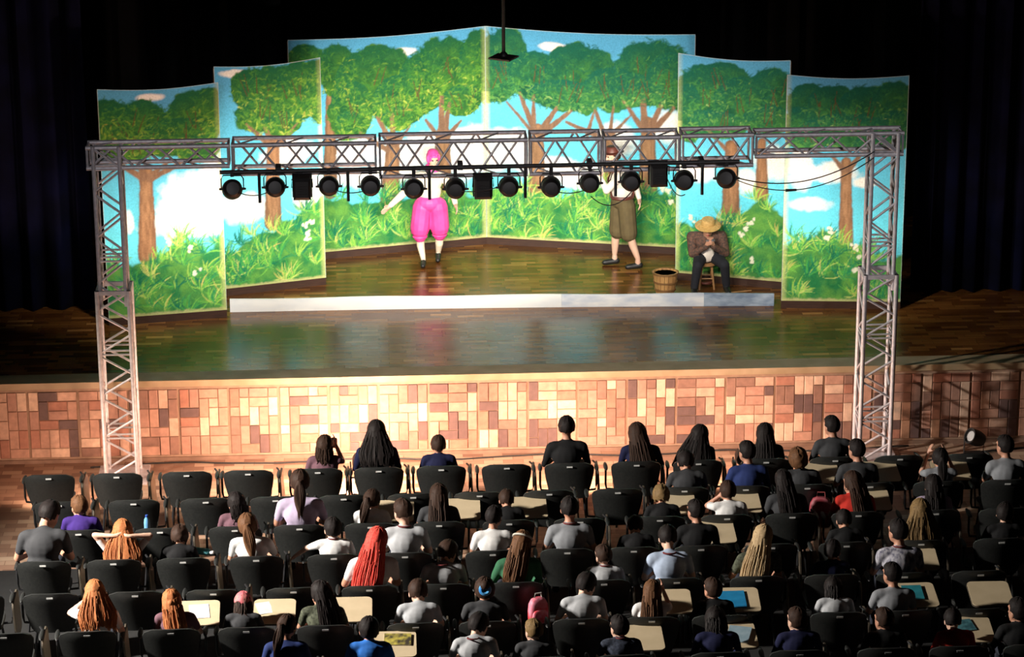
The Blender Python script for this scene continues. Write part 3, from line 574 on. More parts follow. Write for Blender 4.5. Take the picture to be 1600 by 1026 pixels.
# ------------------------------------------------------------------ bodies: tapered limbs fused into one skin
def rcone(mb, p0, r0, p1, r1, n=12):
    p0 = Vector(p0); p1 = Vector(p1); d = p1 - p0; L = d.length
    M = Matrix.Translation(p0) @ (d.to_track_quat('Z', 'Y').to_matrix().to_4x4() if L > 1e-6 else Matrix())
    pr = [(r0 * math.sin(t), -r0 * math.cos(t)) for t in (0.05, 0.5, 1.0, PI / 2)] + [(r1 * math.cos(t), L + r1 * math.sin(t)) for t in (0, 0.55, 1.05, 1.52)]
    mb.lathe(pr, n, M)
class Body:
    def __init__(s): s.p = []
    def c(s, p0, r0, p1, r1, tg): s.p.append(('c', Vector(p0), r0, Vector(p1), r1, tg)); return s
    def e(s, c, r, tg, M=None): s.p.append(('e', Vector(c), Vector(r), M or Matrix.Identity(3), None, tg)); return s
    def mesh(s, name, voxel, tags, smooth_it=3):
        mb = MB()
        for q in s.p:
            if q[0] == 'c': rcone(mb, q[1], q[2], q[3], q[4])
            else: mb.ell(q[1], q[2], q[3])
        me = bpy.data.meshes.new('tmp'); me.from_pydata([tuple(v) for v in mb.v], [], mb.f)
        o = bpy.data.objects.new('tmp', me); COL.objects.link(o)
        rm = o.modifiers.new('r', 'REMESH'); rm.mode = 'VOXEL'; rm.voxel_size = voxel
        sm = o.modifiers.new('s', 'SMOOTH'); sm.factor = 0.5; sm.iterations = smooth_it
        dg = bpy.context.evaluated_depsgraph_get(); dg.update()
        out = bpy.data.meshes.new_from_object(o.evaluated_get(dg)); out.name = name
        COL.objects.unlink(o); bpy.data.objects.remove(o); bpy.data.meshes.remove(me)
        nf = len(out.polygons); cen = np.zeros(nf * 3); out.polygons.foreach_get('center', cen); cen = cen.reshape(-1, 3)
        best = np.full(nf, 9.0); idx = np.zeros(nf, int)
        for q in s.p:
            if q[0] == 'c':
                a, b = np.array(q[1]), np.array(q[3]); d = b - a; t = np.clip(((cen - a) @ d) / max(d @ d, 1e-9), 0, 1)
                dist = np.linalg.norm(cen - a - t[:, None] * d, axis=1) - (q[2] + (q[4] - q[2]) * t)
            else:
                l = (cen - np.array(q[1])) @ np.array(q[3]); rr = np.array(q[2]); k = np.linalg.norm(l / rr, axis=1); dist = (k - 1) * rr.min() * 1.3
            m = dist < best; best[m] = dist[m]; idx[m] = tags.index(q[5])
        out.polygons.foreach_set('material_index', idx.astype(np.int32)); out.polygons.foreach_set('use_smooth', [True] * nf)
        return out
def head(b, C, R, hs=1.0):
    """head prims in head frame (y = face), C centre, R 3x3"""
    T = lambda v: Vector(C) + R @ (Vector(v) * hs)
    _e, _c = b.e, b.c
    class K: pass
    k_ = K(); k_.e = lambda c, r, t, M: _e(c, tuple(q * hs for q in r), t, M); k_.c = lambda a, r0, d, r1, t: _c(a, r0 * hs, d, r1 * hs, t); b = k_
    b.e(T((0, -0.008, 0.018)), (0.074, 0.092, 0.092), 'skin', R); b.e(T((0, 0.03, -0.035)), (0.060, 0.058, 0.075), 'skin', R)
    b.e(T((0, 0.062, -0.088)), (0.030, 0.026, 0.024), 'skin', R); b.c(T((0, 0.086, 0.0)), 0.008, T((0, 0.104, -0.034)), 0.013, 'skin')
    b.e(T((0, 0.080, 0.028)), (0.048, 0.014, 0.010), 'skin', R); b.e(T((0, 0.087, -0.062)), (0.024, 0.010, 0.009), 'skin', R)
    for s in (-1, 1): b.e(T((s * 0.075, -0.008, -0.018)), (0.011, 0.020, 0.032), 'skin', R)
def hand(b, W, d, n, tg='skin', curl=0.5, s=1.0, side=1):
    """wrist W, finger direction d, palm normal n; four fingers and a thumb"""
    W = Vector(W); d = Vector(d).normalized(); n = Vector(n); n = (n - d * n.dot(d)).normalized(); x = d.cross(n).normalized() * side
    b.c(W, 0.024 * s, W + d * 0.045 * s, 0.028 * s, tg); b.e(W + d * 0.055 * s, (0.040 * s, 0.040 * s, 0.018 * s), tg, Matrix((x, d, n)).transposed())
    for k, (off, L) in enumerate(((-0.030, 0.060), (-0.010, 0.072), (0.010, 0.068), (0.029, 0.054))):
        p0 = W + d * 0.085 * s + x * off * s; p1 = p0 + (d + n * 0.35 * curl) * (L * 0.55 * s); p2 = p1 + (d * (1 - 0.6 * curl) + n * curl * 1.1).normalized() * (L * 0.55 * s)
        b.c(p0 - d * 0.02 * s, 0.0105 * s, p1, 0.0098 * s, tg); b.c(p1, 0.0098 * s, p2, 0.0082 * s, tg)
    t0 = W + d * 0.03 * s - x * 0.03 * s; t1 = t0 + (d * 0.6 - x * 0.8 + n * 0.3).normalized() * 0.040 * s; t2 = t1 + (d * 0.9 - x * 0.2 + n * 0.5).normalized() * 0.032 * s
    b.c(t0, 0.013 * s, t1, 0.011 * s, tg); b.c(t1, 0.011 * s, t2, 0.009 * s, tg)
TAGS = ['skin', 'shirt', 'pants', 'shoe', 'forearm']
HS = 1.2
def sitter(child=False, yaw=0, pitch=0, roll=0, lean=0.0, side=0.0, L=None, R=None, bow=0.0):
    """person sitting on a 0.45 m seat facing +y; returns mesh and head frame"""
    b = Body(); wx = 1.16 if child else 1.06; hs = 1.42 if child else HS; sh = lambda x, y, z: Vector((x * wx + side * (z - 0.5), y + lean * (z - 0.5), z))
    b.e(sh(0, -0.05, 0.55), (0.175, 0.130, 0.105), 'pants'); b.e(sh(0, -0.065, 0.68), (0.155 * wx, 0.118, 0.15), 'shirt'); b.e(sh(0, -0.075, 0.85), (0.172 * wx, 0.122, 0.165), 'shirt')
    b.c(sh(-0.145, -0.06, 0.955), 0.066, sh(0.145, -0.06, 0.955), 0.066, 'shirt'); b.c(sh(-0.07, -0.06, 0.955), 0.072, sh(0, -0.05, 0.985), 0.066, 'shirt'); b.c(sh(0.07, -0.06, 0.955), 0.072, sh(0, -0.05, 0.985), 0.066, 'shirt')
    piv = sh(0, -0.035, (0.985 if child else 1.025) - bow * 0.04); piv.y += bow * 0.07
    b.c(sh(0, -0.045, 0.98), 0.054, piv + Vector((0, 0.015, 0.05)), 0.052, 'skin')
    Rm = (Euler((0, 0, math.radians(yaw))).to_matrix() @ Euler((math.radians(-pitch), 0, 0)).to_matrix() @ Euler((0, math.radians(roll), 0)).to_matrix())
    C = piv + Rm @ Vector((0, 0.028, 0.150 if not child else 0.165)); head(b, C, Rm, hs)
    for s, A in ((-1, L), (1, R)):
        el, wr, hd, pn = A or ((s * 0.245, 0.03, 0.70), (s * 0.17, 0.25, 0.655), (-s * 0.25, 1, -0.1), (0, 0, -1))
        S0 = sh(s * 0.175, -0.06, 0.945); el = sh(*el) if not A else Vector(el); mid = S0.lerp(el, 0.62)
        b.c(S0, 0.062, mid, 0.050, 'shirt'); b.c(mid, 0.043, el, 0.040, 'forearm'); b.c(el, 0.040, wr, 0.028, 'forearm'); hand(b, wr, hd, pn, side=-s)
        b.c((s * 0.085, 0.0, 0.535), 0.088, (s * 0.115, 0.41, 0.515), 0.060, 'pants'); b.c((s * 0.115, 0.41, 0.51), 0.060, (s * 0.12, 0.40, 0.12), 0.045, 'pants')
        b.c((s * 0.12, 0.40, 0.06), 0.045, (s * 0.125, 0.54, 0.036), 0.036, 'shoe')
    return b, C, Rm, hs
POSES = {
    'up': dict(), 'left': dict(yaw=32, pitch=4), 'right': dict(yaw=-32, pitch=4), 'bow': dict(pitch=28, bow=1.0, lean=0.10), 'bowr': dict(yaw=-30, pitch=30, bow=1.0, lean=0.12, side=0.05),
    'tiltl': dict(roll=-10, side=-0.08), 'tiltr': dict(roll=10, side=0.10, yaw=-12),
    'behind': dict(pitch=8, L=((-0.36, -0.10, 1.16), (-0.10, -0.16, 1.17), (1, 0.1, 0.05), (0, 1, 0)), R=((0.36, -0.06, 1.12), (0.10, -0.16, 1.16), (-1, 0.1, 0.05), (0, 1, 0))),
    'phone': dict(yaw=-8, R=((0.26, 0.10, 0.86), (0.155, 0.13, 1.13), (-0.1, 0.15, 1), (-1, 0, 0))),
    'film': dict(L=((-0.25, 0.12, 0.88), (-0.13, 0.22, 1.16), (0.35, 0.1, 1), (1, 0.3, 0)), R=((0.25, 0.14, 0.88), (0.13, 0.24, 1.14), (-0.3, 0.1, 1), (-1, 0.3, 0))),
    'reach': dict(yaw=14, L=((-0.37, 0.02, 0.86), (-0.52, 0.06, 0.74), (-0.7, 0.2, -0.7), (0.3, -0.2, -1))),
    'hair': dict(pitch=10, yaw=10, L=((-0.30, 0.10, 0.90), (-0.14, 0.06, 1.05), (0.6, -0.1, 0.7), (0.8, 0.2, 0.1))),
    'desk': dict(yaw=-26, pitch=22, bow=0.6, lean=0.08, side=0.05, R=((0.30, 0.12, 0.76), (0.30, 0.34, 0.745), (-0.3, 1, 0.1), (0, 0, -1)), L=((-0.24, 0.10, 0.74), (0.08, 0.30, 0.75), (0.9, 0.5, 0.1), (0, 0, -1))),
    'chin': dict(yaw=-20, pitch=6, side=0.06, R=((0.24, 0.20, 0.76), (0.12, 0.12, 1.02), (-0.4, -0.1, 1), (-1, -0.2, 0.2))),
}
POSE = {}
for k, kw in POSES.items():
    for ch in (False, True):
        b, C, Rm, hs = sitter(child=ch, **kw); me = b.mesh('person_' + k, 0.0125, TAGS, 9)
        for _ in TAGS: me.materials.append(None)
        POSE[(k, ch)] = (me, C, Rm, hs)

# ------------------------------------------------------------------ hair, in the head frame
def hair_cap(kind, seed, puff=1.0):
    nu, nv = 36, 22; mb = MB(); vs = []; r = random.Random(seed); ph = [r.uniform(0, 6) for _ in range(6)]
    for j in range(nv + 1):
        th = PI * j / nv
        for i in range(nu):
            a = 2 * PI * i / nu; dx, dy, dz = math.sin(th) * math.cos(a), math.sin(th) * math.sin(a), math.cos(th)
            face = dy > 0.30 and dz < 0.62 - 0.25 * abs(dx)
            low = {'short': -0.66, 'long': -0.6, 'curly': -0.68, 'fade': -0.5}[kind] + 0.05 * math.sin(a * 7 + ph[5])
            below = dz < low - 0.25 * max(0, dy) and dy < 0.35
            side_ = abs(dx) > 0.5 and dz < -0.14 and dy > -0.10 and kind in ('short', 'fade')
            k = 1.0 + 0.018 * math.sin(a * 9 + ph[0] + 3 * th) + 0.012 * math.sin(a * 17 + ph[1]) + 0.010 * math.sin(th * 13 + a * 4 + ph[2])
            if kind == 'curly': k += 0.05 * math.sin(a * 6 + ph[3] + 5 * th) * math.sin(th * 7 + ph[4]) + 0.06
            if face or below or side_: k = 0.80
            px, py, pz = 0.074 * 1.17, 0.092 * 1.14, 0.092 * 1.14
            vs.append((dx * px * k * puff, -0.008 + dy * py * k * puff, 0.018 + dz * pz * k * puff))
    fs = [(j * nu + i, (j + 1) * nu + i, (j + 1) * nu + (i + 1) % nu, j * nu + (i + 1) % nu) for j in range(nv) for i in range(nu)]
    return mb.add(vs, fs)
def hair_fall(mb, length, width, seed, flare=1.0, y_end=-0.215, pony=False):
    """a fall of hair down the back: closed sheet with strands and an uneven hem"""
    nu, nv = 36, 18; r = random.Random(seed); ph = [r.uniform(0, 6) for _ in range(4)]; hem = [r.uniform(-0.04, 0.03) for _ in range(nu + 1)]
    out, inn = [], []
    for j in range(nv + 1):
        t = j / nv
        for i in range(nu + 1):
            s = i / nu * 2 - 1; z = 0.06 - (length + 0.06 + hem[i]) * t
            if pony: wd = (0.022 + 0.030 * math.sin(min(1, t * 1.25) * PI)) * width / 0.09; yc = -0.10 - 0.05 * math.sin(t * PI * 0.6) - 0.04 * t
            else: wd = lerp(0.080, width, min(1, t * 1.6)) * (1 - 0.22 * max(0, t - 0.75) * 4 * (0.5 if flare > 1 else 1)); yc = lerp(-0.03, y_end + 0.07, min(1.0, t * 1.25) ** 0.8)
            ang = s * (PI * 0.52); dep = 0.075 if not pony else 0.03
            st = 1 + 0.022 * math.sin(i * 1.7 + ph[0] + 1.5 * math.sin(t * 6 + ph[1])) + 0.012 * math.sin(i * 3.3 + ph[2] + 4 * t)
            x = wd * math.sin(ang) * (1 + 0.10 * (st - 1) * 4); y = yc - dep * math.cos(ang) * st
            out.append((x, y, z)); inn.append((x * 0.86, y + 0.028, z + 0.004))
    n = nu + 1; N0 = len(out); fs = []
    for j in range(nv):
        for i in range(nu):
            a = j * n + i; fs.append((a, a + 1, a + n + 1, a + n)); fs.append((N0 + a, N0 + a + n, N0 + a + n + 1, N0 + a + 1))
        fs.append((j * n, j * n + n, N0 + j * n + n, N0 + j * n)); fs.append((j * n + nu, N0 + j * n + nu, N0 + j * n + nu + n, j * n + nu + n))
    for i in range(nu):
        fs.append((i, N0 + i, N0 + i + 1, i + 1)); a = nv * n + i; fs.append((a, a + 1, N0 + a + 1, N0 + a))
    mb.add(out + inn, fs)
    for k in range(0 if pony else 46):
        i = r.randrange(1, nu); j0 = r.randrange(3, 8); pts = []
        for j in range(j0, nv + 1, 2):
            v = Vector(out[j * n + i]); pts.append(v + Vector((r.uniform(-0.004, 0.004), -0.004, 0)))
        tip = pts[-1] + Vector((r.uniform(-0.03, 0.03), r.uniform(-0.01, 0.01), -r.uniform(0.0, 0.05))); pts.append(tip)
        mb.path(pts, r.uniform(0.002, 0.0045), 5)
    return mb
HAIR = {}
def hair_mesh(kind):
    if kind in HAIR: return HAIR[kind]
    if kind == 'short': mb = hair_cap('short', 1)
    elif kind == 'fade': mb = hair_cap('fade', 2, 0.985)
    elif kind == 'curly': mb = hair_cap('curly', 3, 1.06)
    elif kind == 'bob': mb = hair_cap('long', 4, 1.04); hair_fall(mb, 0.15, 0.095, 8, y_end=-0.12)
    elif kind == 'long': mb = hair_cap('long', 5, 1.03); hair_fall(mb, 0.34, 0.105, 9)
    elif kind == 'xlong': mb = hair_cap('long', 6, 1.04); hair_fall(mb, 0.44, 0.125, 10, 1.3)
    elif kind == 'wide': mb = hair_cap('long', 7, 1.07); hair_fall(mb, 0.30, 0.175, 11, 1.5, y_end=-0.20)
    elif kind == 'pony': mb = hair_cap('long', 8, 1.0); hair_fall(mb, 0.26, 0.09, 12, pony=True)
    elif kind == 'bun': mb = hair_cap('long', 9, 1.0); mb.ell((0, -0.10, 0.085), (0.042, 0.04, 0.04))
    elif kind == 'halfup': mb = hair_cap('long', 10, 1.0); hair_fall(mb, 0.27, 0.10, 13); mb.ell((0, -0.105, 0.03), (0.03, 0.028, 0.03))
    HAIR[kind] = mb.mesh('hair_' + kind, [None], True); return HAIR[kind]
HC = {'black': ((0.010, 0.008, 0.008), (0.020, 0.015, 0.014)), 'dark': ((0.028, 0.016, 0.012), (0.045, 0.024, 0.016)), 'brown': ((0.085, 0.040, 0.020), (0.14, 0.065, 0.03)), 'auburn': ((0.30, 0.095, 0.035), (0.42, 0.16, 0.06)),
      'red': ((0.52, 0.035, 0.030), (0.62, 0.10, 0.07)), 'blond': ((0.48, 0.35, 0.20), (0.34, 0.23, 0.12)), 'darkblond': ((0.22, 0.14, 0.06), (0.13, 0.08, 0.035)), 'grey': ((0.06, 0.058, 0.055), (0.09, 0.085, 0.08))}
def hair_mat(c): return pmat('hair_' + c, *HC[c], 30, 0.62, stretch=(5, 5, 0.12), bump=0.12, spec=0.12)
SC = {'navy': (0.010, 0.012, 0.045), 'black': (0.010, 0.010, 0.011), 'white': (0.72, 0.71, 0.70), 'grey': (0.24, 0.25, 0.27), 'lightgrey': (0.44, 0.45, 0.47), 'charcoal': (0.045, 0.046, 0.05), 'green': (0.035, 0.13, 0.065), 'red': (0.50, 0.03, 0.02),
      'blue': (0.03, 0.16, 0.55), 'paleblue': (0.40, 0.48, 0.62), 'purple': (0.045, 0.02, 0.16), 'lilac': (0.46, 0.38, 0.52), 'camo': (0.10, 0.11, 0.075), 'mauve': (0.14, 0.07, 0.09), 'plaid': (0.05, 0.06, 0.09), 'deepblue': (0.02, 0.035, 0.13)}
def shirt_mat(c):
    v = SC[c]; k = 0.35 if c in ('camo', 'plaid') else 0.8
    return pmat('cloth_' + c, v, tuple(q * k for q in v), 26 if c in ('camo', 'plaid') else 9, 0.85, bump=0.15, spec=0.2)
def pattern_mat():
    return pmat('cloth_pattern', (0.50, 0.49, 0.54), (0.12, 0.12, 0.17), 22, 0.85, stretch=(1.6, 1.6, 0.5), spec=0.2)
skin_m = pmat('skin_tan', (0.52, 0.27, 0.18), (0.46, 0.22, 0.14), 5, 0.5)
skin_l = pmat('skin_light', (0.66, 0.42, 0.31), (0.60, 0.36, 0.26), 5, 0.5)
jeans = pmat('dark_jeans', (0.02, 0.025, 0.04), (0.012, 0.014, 0.025), 12, 0.9); shoe_m = pmat('black_shoe', (0.012, 0.012, 0.012), None, 10, 0.5)
collar_m = pmat('maroon_rib', (0.13, 0.015, 0.015), (0.09, 0.01, 0.01), 20, 0.85)
def torus(R_, r_, n=24, k=8, sx=1, sy=1):
    mb = MB(); vs = []
    for i in range(n):
        a = 2 * PI * i / n
        for j in range(k):
            q = 2 * PI * j / k; vs.append(((R_ + r_ * math.cos(q)) * math.cos(a) * sx, (R_ + r_ * math.cos(q)) * math.sin(a) * sy, r_ * math.sin(q)))
    return mb.add(vs, [(i * k + j, ((i + 1) % n) * k + j, ((i + 1) % n) * k + (j + 1) % k, i * k + (j + 1) % k) for i in range(n) for j in range(k)])
COLLAR_ME = torus(0.066, 0.010).mesh('collar', collar_m, True)
BAND_ME = torus(0.092, 0.010, sx=0.95, sy=1.1).mesh('headband', pmat('pale_band', (0.5, 0.47, 0.4), None, 10, 0.6), True)
SCR_ME = torus(0.034, 0.020).mesh('scrunchie', pmat('blue_satin', (0.03, 0.20, 0.55), (0.10, 0.38, 0.70), 16, 0.35), True)
SEAT_Z = 0.45
def person(x, y, s, pose, hair, hcol, shirt, label, sleeve='short', collar=False, skin=None, extra=None, rz=0.0, group='audience members in the seats'):
    me, C, Rm, hs = POSE[(pose, s < 0.87)]
    o = bpy.data.objects.new('person', me); link(o); o.location = (x, y, SEAT_Z * (1 - s) + 0.012); o.scale = (s, s, s); o.rotation_euler = (0, 0, rz)
    sm = pattern_mat() if shirt == 'pattern' else shirt_mat(shirt); sk = skin or skin_m
    for i, m in enumerate((sk, sm, jeans, shoe_m, sm if sleeve == 'long' else sk)):
        o.material_slots[i].link = 'OBJECT'; o.material_slots[i].material = m
    tag(o, label, 'person', group)
    h = mesh_obj('hair', hair_mesh(hair), o); h.matrix_local = Matrix.Translation(C) @ Rm.to_4x4() @ Matrix.Scale(hs, 4); h.material_slots[0].link = 'OBJECT'; h.material_slots[0].material = hair_mat(hcol)
    if collar:
        c = mesh_obj('collar', COLLAR_ME, o, (0, -0.040, 1.022), (math.radians(-12), 0, 0))
    if extra == 'headband':
        c = mesh_obj('headband', BAND_ME, o); c.matrix_local = Matrix.Translation(C) @ Rm.to_4x4() @ Matrix.Scale(hs, 4) @ Matrix.Translation((0, -0.005, 0.055)) @ Euler((math.radians(-40), 0, 0)).to_matrix().to_4x4()
    if extra == 'scrunchie':
        c = mesh_obj('scrunchie', SCR_ME, o); c.matrix_local = Matrix.Translation(C) @ Rm.to_4x4() @ Matrix.Scale(hs, 4) @ Matrix.Translation((0, -0.105, 0.05)) @ Euler((math.radians(70), 0, 0)).to_matrix().to_4x4()
    if extra == 'scarf':
        c = mesh_obj('headscarf', SCARF_ME, o); c.matrix_local = Matrix.Translation(C) @ Rm.to_4x4() @ Matrix.Scale(hs, 4)
    return o
SCARF_ME = hair_cap('fade', 21, 1.06).mesh('headscarf', pmat('pink_scarf', (0.62, 0.10, 0.14), (0.45, 0.16, 0.14), 22, 0.7), True)

# ------------------------------------------------------------------ tablet-arm chairs
def chair_parts():
    r = empty('lecture_chair')
    # backrest: curved shell, wide rounded top, tapering to the seat
    nx, nz = 12, 12; F, B = [], []
    for j in range(nz + 1):
        v = j / nz; z = 0.40 + 0.46 * v; hw = 0.20 + 0.082 * math.sin(min(1, v * 1.15) * PI / 2)
        tip = max(0, (v - 0.80) / 0.20); hw *= math.sqrt(max(0.0, 1 - (tip * 0.80) ** 2.6)); bot = max(0, (0.12 - v) / 0.12); hw *= math.sqrt(1 - (bot * 0.5) ** 2)
        for i in range(nx + 1):
            q = i / nx * 2 - 1; x = hw * q; y = -0.205 - 0.105 * v ** 1.2 - 0.062 * (1 - (x / 0.28) ** 2) + (0.02 * tip * tip)
            zz = z - 0.010 * tip * (abs(q) ** 3)
            F.append((x, y + 0.011, zz)); B.append((x, y - 0.011, zz))
    n = nx + 1; N0 = len(F); fs = []
    for j in range(nz):
        for i in range(nx):
            a = j * n + i; fs.append((a, a + n, a + n + 1, a + 1)); fs.append((N0 + a, N0 + a + 1, N0 + a + n + 1, N0 + a + n))
        fs.append((j * n, N0 + j * n, N0 + j * n + n, j * n + n)); fs.append((j * n + nx, j * n + nx + n, N0 + j * n + nx + n, N0 + j * n + nx))
    for i in range(nx):
        fs.append((i, i + 1, N0 + i + 1, N0 + i)); a = nz * n + i; fs.append((a, N0 + a, N0 + a + 1, a + 1))
    back = MB().add(F + B, fs).build('backrest', plastic, r, True)
    MB().box((-0.032, -0.379, 0.812), (0.032, -0.374, 0.829)).build('maker_plate', label_m, back)
    MB().slab(rrect(0.46, 0.44, 0.09), 0.405, 0.45).build('seat', plastic, r, True, loc=(0, 0.0, 0))
    for sx in (-1, 1):
        for sy in (-1, 1): MB().tube((sx * 0.17, sy * 0.15, 0.405), (sx * 0.21, sy * 0.20, 0.0), 0.014, 0.012, 8).build('leg', chrome, r, True)
        arm = MB().path([(sx * 0.20, -0.02, 0.40), (sx * 0.31, -0.02, 0.41), (sx * 0.322, -0.02, 0.47), (sx * 0.322, -0.02, 0.655)], 0.013, 8).build('armrest', chrome, r, True)
        MB().ell((sx * 0.322, 0.01, 0.672), (0.026, 0.135, 0.020), nu=12, nv=8).build('pad', plastic, arm, True)
    return r
base_chair = chair_parts()
TB = MB().slab(rrect(0.42, 0.43, 0.055), -0.009, 0.009).mesh('tablet', [beige], False)
TE = MB().slab(rrect(0.432, 0.442, 0.06), -0.012, 0.004).mesh('edge_band', [edge_m], False)
BK = MB().path([(0.322, 0.04, 0.655), (0.327, 0.10, 0.67), (0.29, 0.20, 0.675)], 0.012, 6).mesh('tablet_bracket', chrome, True)
chair_used = [False]
def chair(x, y, rz, down, label, group='black lecture chairs'):
    if chair_used[0]: r = copy_tree(base_chair); [bpy.data.objects.remove(c) for c in list(r.children) if c.name.startswith('tablet')]
    else: r = base_chair; chair_used[0] = True
    r.location = (x, y, 0); r.rotation_euler = (0, 0, rz); tag(r, label, 'chair', group)
    return r, down
def add_tablet(r, down):
    if down: t = mesh_obj('tablet', TB, r, (0.245, 0.315, 0.725), (math.radians(11), 0, 0))
    else: t = mesh_obj('tablet', TB, r, (0.350, 0.11, 0.43), (0, math.radians(87), 0))
    mesh_obj('edge_band', TE, t, (0, 0, -0.001)); mesh_obj('tablet_bracket', BK, r)
ROWY = {1: -2.60 + .32, 2: -3.42 + .32, 3: -4.25 + .32, 4: -5.08 + .32, 5: -5.92 + .32, 6: -6.86 + .32, 7: -7.72 + .32}
